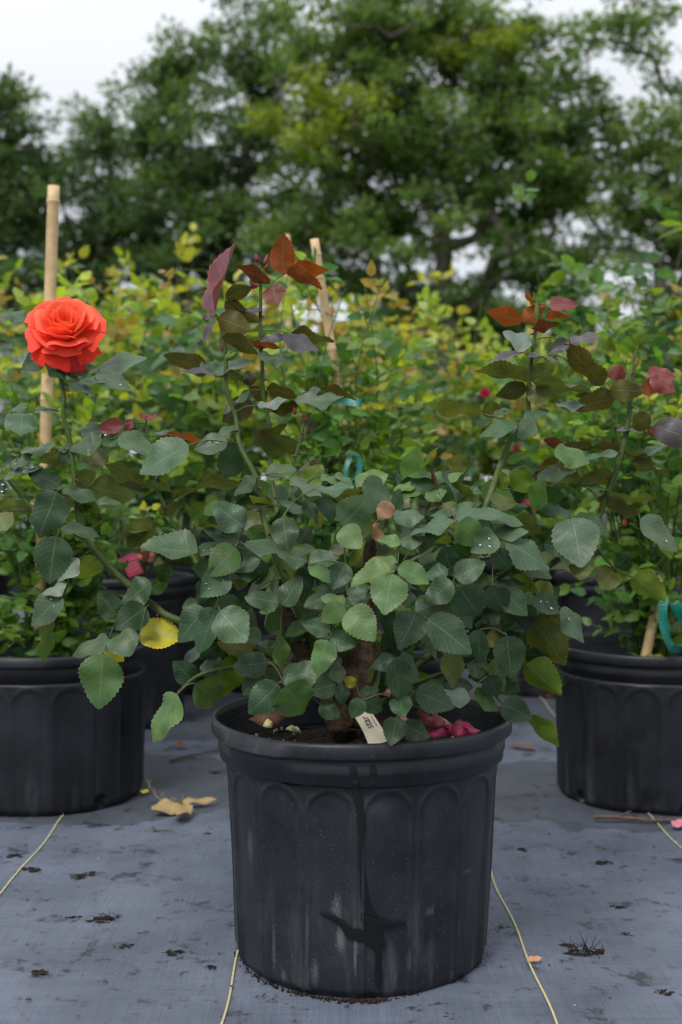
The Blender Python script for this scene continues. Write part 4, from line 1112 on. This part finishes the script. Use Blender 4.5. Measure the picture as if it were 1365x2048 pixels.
# teal ties: flat tape looped round the stems, with free ends
def tape(pts, w, label):
    pts = spline(pts, 6); vs, fs = [], []
    for i, p in enumerate(pts):
        d = (pts[min(i + 1, len(pts) - 1)] - pts[max(i - 1, 0)]).normalized()
        s = Vector((0, -1, 0)).cross(d)
        if s.length < .2: s = Vector((0, 0, 1))
        s.normalize()
        tw = 0.5 * math.sin(i * .35)
        s = (s * math.cos(tw) + Vector((0, -1, 0)) * math.sin(tw)).normalized()
        th = d.cross(s).normalized() * 0.0006
        vs += [p - s * w / 2 - th, p + s * w / 2 - th, p + s * w / 2 + th, p - s * w / 2 + th]
    for i in range(len(pts) - 1):
        for k in range(4): fs.append((4 * i + k, 4 * i + (k + 1) % 4, 4 * i + 4 + (k + 1) % 4, 4 * i + 4 + k))
    o = link('plant_tie', mesh('plant_tie', vs, fs, [MAT['tie']], False)); tag(o, label, 'tie', 'teal plant ties')
tape([P(655, 795, 2.09), P(685, 797, 2.07), P(705, 805, 2.055), P(724, 806, 2.05)], 0.015, 'short teal tape end sticking out of the rose column, upper tie')
tape([P(700, 915, 2.07), P(692, 945, 2.06), P(700, 975, 2.06), P(716, 950, 2.07), P(720, 920, 2.08), P(706, 915, 2.075)], 0.009, 'looped dark teal tape on the rose column, lower tie')
tape([P(1328, 1192, 2.0), P(1326, 1235, 1.995), P(1334, 1275, 1.995), P(1345, 1296, 2.0), P(1364, 1298, 2.02)], 0.015, 'teal tape hanging in a curve over the dented squat pot')
tape([P(1348, 1205, 2.0), P(1362, 1230, 2.0), P(1378, 1250, 2.01)], 0.016, 'teal tape running slantwise by the short orange stake')

# ------------------------------------------------------------------ labels
def plain(name, c, rough=0.5): return simple_mat(name, tuple(x * .85 for x in c), c, rough, 60, 0.4, 0.1)
def text_mesh(body, size, M, mat, name='lettering', parent=None):
    cu = bpy.data.curves.new('t', 'FONT'); cu.body = body; cu.size = size; cu.align_x = 'CENTER'; cu.align_y = 'CENTER'; cu.extrude = 0.00004
    to = bpy.data.objects.new('t', cu); col.objects.link(to)
    dg = bpy.context.evaluated_depsgraph_get()
    me = bpy.data.meshes.new_from_object(to.evaluated_get(dg))
    bpy.data.objects.remove(to)
    me.transform(M); me.materials.clear(); me.materials.append(mat); me.name = name
    return link(name, me, parent)
# the cream plant label leaning on the front rim
bot, top = P(760, 1487, 1.302), P(722, 1419, 1.338)
ax = (top - bot).normalized(); L = (top - bot).length
sx = Vector((1, 0.12, 0)); sx = (sx - ax * sx.dot(ax)).normalized(); nn = sx.cross(ax).normalized()
if nn.y > 0: nn = -nn
vs, fs = [], []
for i in range(13):
    t = i / 12
    p = bot + ax * (L * t) + nn * (-0.006 * math.sin(t * 2.2)) + sx * (0.003 * math.sin(t * 2.6))
    w = 0.0102 + 0.0024 * (1 - t) ** 2
    for a, b_ in ((-1, 0), (1, 0), (1, 1), (-1, 1)): vs.append(p + sx * (a * w) - nn * (0.0005 * b_))
for i in range(12):
    for k in range(4): fs.append((4 * i + k, 4 * i + (k + 1) % 4, 4 * i + 4 + (k + 1) % 4, 4 * i + 4 + k))
fs += [(0, 1, 2, 3), (48, 51, 50, 49)]
lab = empty('plant_label', bot); tag(lab, 'cream plastic plant label lettered star, leaning on the pot rim', 'plant label')
link('strip', mesh('strip', vs, fs, [plain('cream label', (0.62, 0.56, 0.42))], False), lab)
def label_frame(t, s):
    p = bot + ax * (L * t) + nn * (-0.006 * math.sin(t * 2.2) + 0.0006) + sx * (0.003 * math.sin(t * 2.6) + s)
    x_ = ax; z_ = nn; y_ = z_.cross(x_)
    return Matrix(((x_.x, y_.x, z_.x, p.x), (x_.y, y_.y, z_.y, p.y), (x_.z, y_.z, z_.z, p.z), (0, 0, 0, 1)))
ink = plain('black ink', (0.012, 0.012, 0.012), 0.6)
text_mesh('star', 0.0125, label_frame(0.70, -0.0012), ink, 'lettering', lab)
vs, fs = [], []
for k in range(9):
    M = label_frame(0.52 + 0.035 * k, 0.0066)
    s0 = len(vs)
    for (a, b_) in ((0, -.0004), (.0014, -.0004), (.0014, .0004), (0, .0004)): vs.append(M @ Vector((a, b_, 0.0002)))
    fs.append((s0, s0 + 1, s0 + 2, s0 + 3))
link('small_print', mesh('small_print', vs, fs, [ink], False), lab)

# the small pink label hanging behind
c = [P(240, 1117, 2.52), P(269, 1105, 2.52), P(287, 1144, 2.52), P(258, 1156, 2.52)]
pl = empty('hanging_label', c[0]); tag(pl, 'small pink printed label hanging above the tall black pot', 'plant label')
back = [q + Vector((0, 0.0012, 0)) for q in c]
link('card', mesh('card', c + back, [(3, 2, 1, 0), (4, 5, 6, 7), (0, 1, 5, 4), (1, 2, 6, 5), (2, 3, 7, 6), (3, 0, 4, 7)], [plain('pink card', (0.48, 0.055, 0.12))], False), pl)
vs, fs = [], []
for k in range(4):
    for j in range(5):
        a, b_ = 0.14 + 0.15 * j, 0.22 + 0.17 * k
        s0 = len(vs)
        for (da, db) in ((0, 0), (.11, 0), (.11, .05), (0, .05)):
            q = c[0] + (c[1] - c[0]) * (a + da) + (c[3] - c[0]) * (b_ + db) + Vector((0, -0.0006, 0)); vs.append(q)
        fs.append((s0 + 3, s0 + 2, s0 + 1, s0))
link('print', mesh('print', vs, fs, [plain('pale print', (0.62, 0.25, 0.30))], False), pl)
tb = Tubes(); tb.tube(spline([c[0] + (c[1] - c[0]) * .4, P(240, 1108, 2.52), P(236, 1090, 2.53), P(250, 1072, 2.56)], 5), 0.0011, 5)
link('string', tb.mesh('string', [MAT['cane']]), pl)

# torn pink wrapper pieces on the soil, each a crumpled sheet
def sheet(name, pts, Y, c, label, cat, group, seed, lift=0.006, depth=0.05, parent=None):
    """a crumpled leaf-thin scrap: outline corners in the photo, lying from Y back to Y+depth"""
    rr = random.Random(seed)
    v0 = max(p[1] for p in pts); v1 = min(p[1] for p in pts)
    ring = []
    for i, p in enumerate(pts):
        nx_ = pts[(i + 1) % len(pts)]
        for t in (0, .5):
            u, v = p[0] + (nx_[0] - p[0]) * t, p[1] + (nx_[1] - p[1]) * t
            f = (v0 - v) / max(1, v0 - v1)
            ring.append(P(u + rr.uniform(-2, 2), v, Y + depth * f) + Vector((0, rr.uniform(-lift, lift), 0)))
    cen = sum(ring, Vector()) / len(ring) + Vector((0, -lift, lift))
    mid = [(cen + q) / 2 + Vector((0, rr.uniform(-lift, lift), rr.uniform(0, lift))) for q in ring]
    n = len(ring); vs = ring + mid + [cen]
    fs = [(i, (i + 1) % n, n + (i + 1) % n, n + i) for i in range(n)] + [(n + i, n + (i + 1) % n, 2 * n) for i in range(n)]
    o = link(name, mesh(name, vs, fs, [c]), parent)
    sm = o.modifiers.new('thick', 'SOLIDIFY'); sm.thickness = 0.0006
    if label: tag(o, label, cat, group)
    return o
pinkm, palem = plain('magenta wrapper', (0.30, 0.022, 0.07), .5), plain('dusty pink petal', (0.50, 0.21, 0.19), .7)
darkm = plain('maroon wrapper', (0.16, 0.02, 0.03), .5)
scrap = empty('torn_wrapper', P(880, 1462, 1.33)); tag(scrap, 'torn magenta wrapper lying on the soil of the dusty pot', 'wrapper')
sheet('scrap', [(850, 1478), (846, 1462), (880, 1456), (912, 1452), (922, 1462), (900, 1470)], 1.325, pinkm, None, None, None, 1, parent=None).parent = None
sc_ = bpy.data.objects['scrap']; sc_.parent = scrap; sc_.location = -scrap.location; sc_.name = 'scrap'
for k, (pts, m_) in enumerate([([(898, 1466), (905, 1448), (930, 1450), (960, 1462), (938, 1470), (912, 1476)], pinkm), ([(842, 1450), (836, 1425), (850, 1415), (872, 1432), (892, 1446), (874, 1456)], darkm)]):
    sheet('scrap', pts, 1.32 + .01 * k, m_, None, None, None, 3 + k, parent=scrap)
for k, (pts, lb) in enumerate([([(764, 1390), (776, 1380), (783, 1378), (782, 1395)], 'dusty pink fallen petal against the old cane in the dusty pot'),
        ([(788, 1440), (796, 1432), (812, 1433), (822, 1442), (804, 1448)], 'dusty pink fallen petal between low leaves in the dusty pot'),
        ([(828, 1400), (834, 1394), (866, 1420), (870, 1426), (858, 1424)], 'long narrow pink petal behind the wrapper in the dusty pot'),
        ([(872, 1452), (864, 1432), (884, 1436), (904, 1448)], 'pale pink petal resting on the magenta wrapper')]):
    sheet('fallen_petal', pts, 1.335 + .004 * k, palem, lb, 'petal', 'fallen rose petals', 20 + k, 0.003, 0.02)
sheet('fallen_leaf', [(497, 1440), (520, 1425), (560, 1420), (580, 1432), (556, 1448), (520, 1450)], 1.345, plain('brown leaf', (.075, .035, .015), .7), 'brown dead leaf inside the left rim of the dusty pot', 'leaf', 'fallen leaves', 40, 0.006, .03)
sheet('fallen_leaf', [(527, 1452), (534, 1440), (546, 1445), (542, 1456)], 1.325, plain('pale straw leaf', (.40, .33, .16), .7), 'pale straw scrap of leaf by the brown dead leaf', 'leaf', 'fallen leaves', 41, 0.003, .015)
sheet('fallen_leaf', [(572, 1458), (580, 1452), (598, 1458), (606, 1466), (590, 1464)], 1.32, plain('pale green leaf', (.26, .27, .12), .7), 'pale green scrap of leaf on the front of the soil', 'leaf', 'fallen leaves', 42, 0.003, .015)

# ------------------------------------------------------------------ litter on the cloth
def GPt(u, v, h=0.0):
    Y = (CAM_H - h) * F_PX / (v - HY)
    return P(u, v, Y)
tanm = simple_mat('tan dried leaf', (0.22, 0.15, 0.065), (0.38, 0.28, 0.14), 0.75, 60, 0.25, 0.5)
twigm = simple_mat('twig bark', (0.055, 0.034, 0.022), (0.13, 0.085, 0.058), 0.75, 120, 0.25, 0.5)
tan_leaf = leaf_mesh('dry_blade', 16, 0.35, -0.06, 0.30, 0.07, 0.05, tanm, 77)
def dry_leaf(u0, v0, u1, v1, w, label, mat=None, h=0.006, group='fallen leaves', lift=0.35):
    a, b = GPt(u0, v0, 0.004), GPt(u1, v1, 0.004)
    ax = b - a; L = ax.length; ax.normalize()
    up = Vector((0.1, -lift, 1)); up = (up - ax * up.dot(ax)).normalized(); y_ = up.cross(ax)
    me = tan_leaf
    if mat: me = tan_leaf.copy(); me.materials.clear(); me.materials.append(mat)
    o = link('fallen_leaf', me)
    o.matrix_world = Matrix(((ax.x, y_.x, up.x, a.x), (ax.y, y_.y, up.y, a.y), (ax.z, y_.z, up.z, a.z + h), (0, 0, 0, 1))) @ Matrix.Diagonal((L, w, L, 1))
    tag(o, label, 'leaf', group)
dry_leaf(360, 1618, 302, 1628, 0.040, 'broad tan dried leaf on the cloth, next to its folded twin')
dry_leaf(372, 1622, 352, 1648, 0.034, 'folded tan dried leaf with a curled tip on the cloth', h=0.010, lift=0.9)
dry_leaf(364, 1612, 434, 1609, 0.018, 'narrow rolled tan dried leaf lying behind the broad tan leaf')
brm = simple_mat('rust dried leaf', (0.10, 0.04, 0.015), (0.22, 0.10, 0.045), 0.75, 80, 0.25, 0.5)
dry_leaf(352, 1492, 374, 1496, 0.022, 'crumpled rust coloured leaf near the thin brown twig', brm, 0.004)
dry_leaf(1026, 1492, 1048, 1498, 0.020, 'rust coloured leaf scrap between the pots, pointed end', brm, 0.004)
dry_leaf(1052, 1494, 1070, 1502, 0.016, 'small orange brown leaf scrap between the pots', brm, 0.003)
dry_leaf(1078, 1391, 1090, 1394, 0.020, 'dark rust leaf scrap beside the dented squat pot, first of a pair', brm, 0.003)
dry_leaf(1096, 1392, 1106, 1396, 0.020, 'dark rust leaf scrap touching the dented squat pot', brm, 0.003)
pk = simple_mat('pink petal', (0.42, 0.11, 0.15), (0.55, 0.22, 0.25), 0.6, 60)
dry_leaf(1346, 1656, 1372, 1648, 0.02, 'pink fallen petal on the cloth by the twig', pk, 0.004, 'fallen rose petals')
orm = simple_mat('orange petal', (0.34, 0.14, 0.06), (0.50, 0.28, 0.15), 0.6, 60)
dry_leaf(1057, 1924, 1084, 1922, 0.010, 'small orange curled petal beside the yellow thread', orm, 0.003, 'fallen rose petals')
ylm = simple_mat('yellow scrap', (0.45, 0.40, 0.03), (0.55, 0.50, 0.06), 0.6, 60)
dry_leaf(283, 1588, 298, 1584, 0.012, 'tiny yellow leaf scrap against the squat pot', ylm, 0.003)
grm = simple_mat('green scrap', (0.14, 0.18, 0.04), (0.22, 0.26, 0.08), 0.6, 60)
dry_leaf(460, 1361, 486, 1362, 0.03, 'flat green leaf on the cloth behind the dusty pot', grm, 0.002)

def twig(pts, r0, r1, label, side=()):
    c = spline([GPt(u, v, h) for (u, v, h) in pts], 6)
    tb = Tubes(); n = len(c)
    tb.tube(c, [(r0 + (r1 - r0) * i / (n - 1)) * rng.uniform(.85, 1.2) for i in range(n)], 7)
    for sp in side: tb.tube([GPt(*p) for p in sp], [r1, r1 * .8, r1 * .5][:len(sp)], 5)
    o = link('twig', tb.mesh('twig', [twigm])); tag(o, label, 'twig', 'fallen twigs')
twig([(341, 1522, .005), (370, 1513, .006), (400, 1508, .006), (442, 1499, .005)], .0030, .0022, 'thin brown twig on the cloth left of the dusty pot', [[(390, 1510, .006), (389, 1516, .003)]])
twig([(1188, 1634, .006), (1225, 1634, .007), (1265, 1637, .006), (1310, 1641, .005), (1375, 1638, .006)], .0034, .0026, 'long forked brown twig before the dented squat pot', [[(1232, 1634, .007), (1250, 1628, .012), (1263, 1622, .018)]])
twig([(306, 1655, .003), (322, 1661, .003), (346, 1659, .003)], .0016, .0008, 'small pinkish stalk below the tan leaves')
twig([(330, 1500, .003), (345, 1494, .004), (352, 1490, .004)], .0014, .0009, 'short stalk left of the crumpled rust leaf', [[(338, 1497, .003), (337, 1488, .006)]])
# dried wiry weed by the squat pot
tb = Tubes()
wr = random.Random(3)
stem = spline([GPt(288, 1545, .03), GPt(304, 1580, .02), GPt(320, 1598, .01), GPt(345, 1610, .004)], 6)
tb.tube(stem, .0007, 4)
for k in range(46):
    p = stem[wr.randrange(len(stem))] if k < 20 else GPt(352 + wr.uniform(-8, 12), 1608, .003)
    d = Vector((wr.uniform(-1, 1), wr.uniform(-.6, .6), wr.uniform(.2, 1.2))).normalized() * wr.uniform(.008, .018)
    tb.tube([p, p + d * .5 + Vector((0, 0, .001)), p + d], [.0006, .0005, .0002], 3)
o = link('dried_weed', tb.mesh('dried_weed', [simple_mat('dry weed', (.16, .15, .07), (.30, .27, .14), .8, 90)])); tag(o, 'wiry dried weed behind the tan leaves', 'weed')

# dark soil crumbs and root hairs fallen on the cloth
def soil_clump(u, v, size, label, hairs=18, tall=0.25):
    p = GPt(u, v, 0); tb = Tubes(); rr = random.Random(int(u * 7 + v))
    for k in range(9):                                   # flattened crumbs pressed into the cloth
        q = p + Vector((rr.gauss(0, .55) * size * 1.5, rr.gauss(0, .5) * size, 0.0))
        s = size * rr.uniform(.14, .42); a0 = rr.uniform(0, 6)
        ring = [q + Vector((math.cos(a0 + t) * s * rr.uniform(.7, 1.3) * 1.5, math.sin(a0 + t) * s * rr.uniform(.7, 1.3), 0.0006)) for t in [i_ * .898 for i_ in range(7)]]
        b0 = len(tb.v); tb.v += ring + [q + Vector((0, 0, 0.0012 + s * .22))]
        for i_ in range(7): tb.f.append((b0 + i_, b0 + (i_ + 1) % 7, b0 + 7)); tb.m.append(0)
    for k in range(hairs):                               # root hairs, most of them lying flat
        q = p + Vector((rr.gauss(0, .6) * size, rr.gauss(0, .5) * size, .001))
        d = Vector((rr.uniform(-1, 1), rr.uniform(-.6, .6), rr.uniform(0, 1.0) * tall)) * size * rr.uniform(.5, 1.4)
        tb.tube([q, q + d * .6 + Vector((0, 0, size * .06)), q + d], [.0005, .0004, .0002], 3)
    o = link('soil_clump', tb.mesh('soil_clump', [MAT['soil']])); tag(o, label, 'soil', 'soil clumps on the cloth')
soil_clump(1172, 1906, .019, 'dark clump of soil with upright root hairs right of the yellow thread', 34, 1.1)
soil_clump(211, 1840, .014, 'dark hairy clump of soil on the open cloth left of the dusty pot', 30, .6)
for (u, v, s) in [(1210, 1725, .010), (352, 1908, .008), (1000, 1858, .008), (1236, 1815, .007), (170, 1750, .010), (62, 1741, .012), (28, 1712, .010), (250, 1893, .006), (420, 1936, .006), (1045, 1700, .006), (1255, 1870, .006), (1330, 1985, .007), (80, 1945, .008), (905, 2035, .008), (160, 1755, .007), (430, 1545, .008), (150, 1835, .005), (415, 1668, .006)]:
    soil_clump(u, v, s, 'small dark crumb of soil lying on the blue grey cloth', 9)
# soil washed out round the foot of the dusty pot
tb = Tubes(); rr = random.Random(9)
for k in range(520):
    a = rr.gauss(0.0, 0.75) if k < 400 else rr.gauss(0.02, .10)
    rad_ = HP['Rb'] - 0.004 + abs(rr.gauss(0, .0035)) + (0.004 if k >= 400 else 0)
    if 60 < k < 100: a = rr.gauss(1.25, .08); rad_ += .006
    p = Vector((HX + rad_ * math.sin(a), HYY - rad_ * math.cos(a), 0.0))
    s = rr.uniform(.0006, .0019) * (1.7 if k >= 400 else 1)
    d = Vector((rr.uniform(-1, 1), rr.uniform(-1, 1), rr.uniform(-.2, .6))) * s
    tb.tube([p + Vector((0, 0, -.001)), p + d * .5 + Vector((0, 0, s * .7)), p + d + Vector((0, 0, s))], [s * .7, s * .6, s * .1], 5)
o = link('washed_soil', tb.mesh('washed_soil', [simple_mat('washed soil', (.006, .005, .004), (.035, .025, .018), .95, 260, .2, .8)]))
tag(o, 'crumbs of dark soil washed out round the foot of the dusty pot', 'soil', kind='stuff')
# specks: bark chips and perlite scattered everywhere, past counting
bits = {'bark_chips': (simple_mat('bark chip', (.05, .025, .016), (.13, .06, .035), .8, 200), 170, .0018), 'perlite_grains': (plain('perlite', (.62, .60, .55), .8), 60, .0011)}
for nm, (m_, n, s0) in bits.items():
    tb = Tubes(); rr = random.Random(len(nm))
    for k in range(n):
        p = Vector((rr.uniform(-.95, .95), 1.1 + 2.3 * rr.random() ** 1.3, 0.001)); s = s0 * rr.uniform(.6, 1.8)
        d = Vector((rr.uniform(-1, 1), rr.uniform(-1, 1), rr.uniform(0, .3))).normalized() * s
        tb.tube([p - d, p + Vector((0, 0, s * .5)), p + d], [s * .35, s * .5, s * .25], 5)
    o = link(nm, tb.mesh(nm, [m_])); tag(o, 'tiny %s scattered over the cloth' % nm.replace('_', ' '), 'litter', kind='stuff')
# perlite and crumbs on the dusty pot's soil
tb = Tubes(); rr = random.Random(44)
for k in range(150):
    a = rr.uniform(0, 6.28); q = 0.155 * math.sqrt(rr.random()); s = rr.uniform(.0009, .0024)
    p = Vector((HX + q * math.sin(a), HYY - q * math.cos(a), HP['H'] - .0415))
    tb.tube([p - Vector((0, 0, .004)), p + Vector((s * .3, 0, s * .2)), p + Vector((0, 0, s * .8))], [s, s, s * .3], 5)
o = link('soil_grit', tb.mesh('soil_grit', [simple_mat('grit', (.22, .16, .10), (.50, .46, .36), .9, 300)]), hero_pot); o['kind'] = 'stuff'
# ------------------------------------------------------------------ trees
def tree(name, x, y, h, label, seed, crown, nclump, per, leafL, pal, trunk_r, crown_lo, sparse=0.0, young=(), clump_r=(0.26, 0.55)):
    """crown: list of ellipsoids (dx, dz centre, rx, ry, rz); clumps hang on a branching skeleton that reaches every one"""
    rs = np.random.RandomState(seed)
    root = empty(name, (x, y, 0)); tag(root, label, 'tree', 'trees behind the nursery')
    vol = np.array([e[2] * e[3] * e[4] for e in crown]); vol = vol ** 0.62; vol = vol / vol.sum()
    pts = []
    while len(pts) < nclump:
        e = crown[rs.choice(len(crown), p=vol)]
        d = rs.normal(0, 1, 3); d /= np.linalg.norm(d)
        r = rs.rand() ** (1 / 2.2)
        p = np.array([x + e[0] + d[0] * e[2] * r, y + d[1] * e[3] * r, e[1] + d[2] * e[4] * r])
        if p[2] < crown_lo: continue
        pts.append(p)
    pts = np.array(pts)
    # skeleton: trunk, then every clump joins the nearest earlier node below it
    nod = [np.array([x, y, 0.0])]; par = [-1]
    nseg = 7; lean = rs.normal(0, .02, 2)
    for k in range(1, nseg + 1):
        t = k / nseg
        nod.append(np.array([x + lean[0] * t * h + rs.normal(0, .05), y + lean[1] * t * h + rs.normal(0, .05), t * h * 0.62])); par.append(k - 1)
    for i in np.argsort(np.linalg.norm(pts - np.array([x, y, h * 0.35]), axis=1)):
        q = pts[i]; A = np.array(nod[2:])
        dd = np.linalg.norm(A - q, axis=1) + np.maximum(0, A[:, 2] - q[2] + 0.15) * 2.0
        j = int(dd.argmin()) + 2
        mid = (nod[j] + q) / 2 + rs.normal(0, .08, 3) + np.array([0, 0, -0.04])
        nod.append(mid); par.append(j); nod.append(q); par.append(len(nod) - 2)
    cnt = np.ones(len(nod))
    for i in range(len(nod) - 1, 0, -1): cnt[par[i]] += cnt[i]
    tot = cnt[0]
    rad = np.maximum(trunk_r * (cnt / tot) ** 0.5, 0.010)
    trk = Tubes(); limb = trk
    for i in range(1, len(nod)):
        j = par[i]
        (trk if i <= nseg else limb).tube([nod[j], nod[i]], [min(rad[j], rad[i] * 1.5), rad[i]], 6, 0, False)
    link('trunk', trk.mesh('trunk', [MAT['tree_bark']]), root)
    pos, cc, out = [], [], []
    for q in pts:
        R = rs.uniform(*clump_r); n = int(per * (R / clump_r[1]) ** 1.5 * rs.uniform(.7, 1.2))
        d = rs.normal(0, 1, (n, 3)); d /= np.linalg.norm(d, axis=1, keepdims=True)
        p = d * (R * rs.rand(n, 1) ** 0.5) * np.array([1.15, 1.15, 0.62])
        # leaves sit on sprays: pull them toward a few random twig lines
        tw = rs.normal(0, 1, (9, 3)); tw[:, 2] = np.abs(tw[:, 2]) * .4; tw /= np.linalg.norm(tw, axis=1, keepdims=True)
        ti = rs.randint(0, 9, n); s = rs.rand(n, 1) ** .7 * R * 1.35
        p = 0.45 * p + 0.55 * tw[ti] * s + rs.normal(0, .04, (n, 3))
        p[:, 2] -= 0.10 * (p[:, 0] ** 2 + p[:, 1] ** 2) / R
        pos.append(q + p)
        base = np.array(pal[rs.randint(len(pal))])
        for (cx_, cz_, rr_, yc) in young:
            if ((q[0] - x - cx_) / rr_[0]) ** 2 + ((q[2] - cz_) / rr_[1]) ** 2 < 1 and q[1] < y + 0.3 and rs.rand() < .7: base = np.array(yc)
        cc.append(base * rs.uniform(.75, 1.25, (n, 1)) * (1 + rs.normal(0, .06, (n, 3)))); out.append(tw[ti] * .7 + d * .5)
    pos, cc, out = np.concatenate(pos), np.clip(np.concatenate(cc), .004, 1), np.concatenate(out)
    out /= np.linalg.norm(out, axis=1, keepdims=True)
    n = len(pos)
    Ms = rand_frames(rs, pos, out, leafL * rs.uniform(.7, 1.2, n), .55, .5, .5)
    tvv = np.array([[0, 0, 0], [.42, -.5, .05], [1, 0, -.06], [.42, .5, .05]])
    V = (np.einsum('nij,kj->nki', Ms[:, :, :3], tvv) + Ms[:, None, :, 3]).reshape(-1, 3)
    Q = np.arange(n * 4).reshape(-1, 4)
    o = link('crown', fast_mesh('crown', V, Q, MAT['tree_leaf'], cc, False), root)
    o['kind'] = 'stuff'
    return root
T_MID = [(0.105, 0.172, 0.052), (0.128, 0.198, 0.058), (0.088, 0.150, 0.050)]
T_DARK = [(0.074, 0.130, 0.052), (0.092, 0.152, 0.058), (0.062, 0.114, 0.050)]
T_YEL = (0.20, 0.25, 0.03)
def txy(u, Y): return P(u, 0, Y).x
def sc(Y): return Y / F_PX
def ell(u, v, ru, rv, Y, xt, ry=None):
    s = sc(Y); return (txy(u, Y) - xt, zof(v, Y), ru * s, ry or ru * s * .9, rv * s)
Y = 21.0; xt = txy(860, Y)
tree('broadleaf_tree', xt, Y, 10.5, 'broad green tree with yellow green young sprays, behind the roses', 301,
     [ell(850, 330, 330, 330, Y, xt), ell(700, 280, 190, 230, Y, xt), ell(820, 90, 270, 150, Y, xt), ell(1030, 180, 190, 190, Y, xt), ell(640, 480, 130, 170, Y, xt), ell(1090, 440, 130, 200, Y, xt)],
     560, 170, 0.13, T_MID, .26, zof(730, Y), young=[(txy(610, Y) - xt, zof(260, Y), (1.05, .75), T_YEL), (txy(930, Y) - xt, zof(125, Y), (.8, .35), T_YEL)])
Y = 23.0; xt = txy(440, Y)
tree('broadleaf_tree', xt, Y, 10.5, 'tall narrow dark green tree left of the broad tree', 302,
     [ell(500, 110, 110, 140, Y, xt), ell(340, 150, 70, 95, Y, xt), ell(335, 290, 75, 110, Y, xt), ell(440, 330, 190, 190, Y, xt), ell(420, 520, 200, 170, Y, xt)],
     300, 165, 0.13, T_DARK + T_MID[:1], .22, zof(730, Y))
Y = 24.0; xt = txy(180, Y)
tree('broadleaf_tree', xt, Y, 8.0, 'lower dark tree with a ragged top, between the tall narrow tree and its dark neighbour', 303,
     [ell(205, 265, 75, 95, Y, xt), ell(180, 420, 150, 150, Y, xt), ell(200, 560, 150, 120, Y, xt), ell(280, 470, 80, 130, Y, xt)], 150, 165, 0.13, T_DARK, .18, zof(740, Y))
Y = 22.0; xt = txy(-10, Y)
tree('broadleaf_tree', xt, Y, 8.4, 'dark evergreen tree at the end of the row beyond the thick stake', 304,
     [ell(20, 245, 85, 100, Y, xt), ell(-40, 330, 150, 150, Y, xt), ell(20, 420, 110, 130, Y, xt), ell(-10, 560, 130, 110, Y, xt)], 165, 165, 0.13, T_DARK, .18, zof(740, Y))
Y = 20.0; xt = txy(1330, Y)
tree('broadleaf_tree', xt, Y, 9.5, 'open branched tree with thin sprays against the sky', 305,
     [ell(1250, 60, 130, 60, Y, xt), ell(1300, 260, 150, 100, Y, xt), ell(1330, 360, 160, 110, Y, xt), ell(1290, 520, 150, 110, Y, xt), ell(1420, 430, 180, 320, Y, xt), ell(1220, 400, 90, 120, Y, xt)],
     175, 150, 0.12, T_MID, .15, zof(720, Y), clump_r=(.24, .48))
# a far hedge closes the row of trees low down
Y = 27.0
for k, (u, hv, ru) in enumerate([(60, 520, 210), (330, 560, 200), (620, 560, 220), (900, 500, 220), (1130, 500, 200), (1390, 570, 200)]):
    xt = txy(u, Y)
    tree('hedge_tree', xt, Y, 4.5, ['low tree behind the grey shed', 'low tree under the tall narrow dark tree', 'low tree below the yellow green sprays of the broad tree', 'low tree beside the trunk of the broad tree', 'low tree in the gap between the broad and the open branched tree', 'low tree under the open branched tree'][k], 320 + k, [ell(u, hv + 230, ru, 160, Y, xt, 1.2)], 60, 300, 0.2, T_DARK, .10, 0.6, clump_r=(.5, .9))
# a grey shed seen through the roses at the far left
Y = 13.0
sx0, sx1 = txy(-60, Y), txy(98, Y); z0, z1 = 0.0, zof(690, Y); zr = zof(600, Y)
shed = empty('shed', ((sx0 + sx1) / 2, Y, 0)); tag(shed, 'grey shed with a sloping roof showing through the roses', 'shed')
greym = simple_mat('grey boards', (.22, .23, .27), (.30, .31, .35), .6, 6); roofm = simple_mat('shed roof', (.10, .10, .11), (.17, .17, .18), .6, 6)
D_ = 3.0
nb = 9
for k in range(nb):
    a, b_ = sx0 + (sx1 - sx0) * k / nb, sx0 + (sx1 - sx0) * (k + 1) / nb - .012
    vs = [(a, Y, 0), (b_, Y, 0), (b_, Y, z1), (a, Y, z1), (a, Y + .03, 0), (b_, Y + .03, 0), (b_, Y + .03, z1), (a, Y + .03, z1)]
    link('board', mesh('board', vs, [(0, 1, 2, 3), (7, 6, 5, 4), (1, 5, 6, 2), (4, 0, 3, 7), (3, 2, 6, 7)], [greym], False), shed)
vs = [(sx0, Y + .04, 0), (sx1, Y + .04, 0), (sx1, Y + D_, 0), (sx0, Y + D_, 0), (sx0, Y + .04, z1), (sx1, Y + .04, z1), (sx1, Y + D_, z1), (sx0, Y + D_, z1)]
link('wall', mesh('wall', vs, [(0, 1, 5, 4), (1, 2, 6, 5), (2, 3, 7, 6), (3, 0, 4, 7)], [greym], False), shed)
xm = sx0 - .2
vs = [(sx1 + .15, Y - .15, z1 - .03), (xm, Y - .15, zr), (xm, Y + D_ + .15, zr), (sx1 + .15, Y + D_ + .15, z1 - .03)]
vs += [(a, b_, c_ + .06) for a, b_, c_ in vs]
link('roof', mesh('roof', vs, [(3, 2, 1, 0), (4, 5, 6, 7), (0, 1, 5, 4), (1, 2, 6, 5), (2, 3, 7, 6), (3, 0, 4, 7)], [roofm], False), shed)
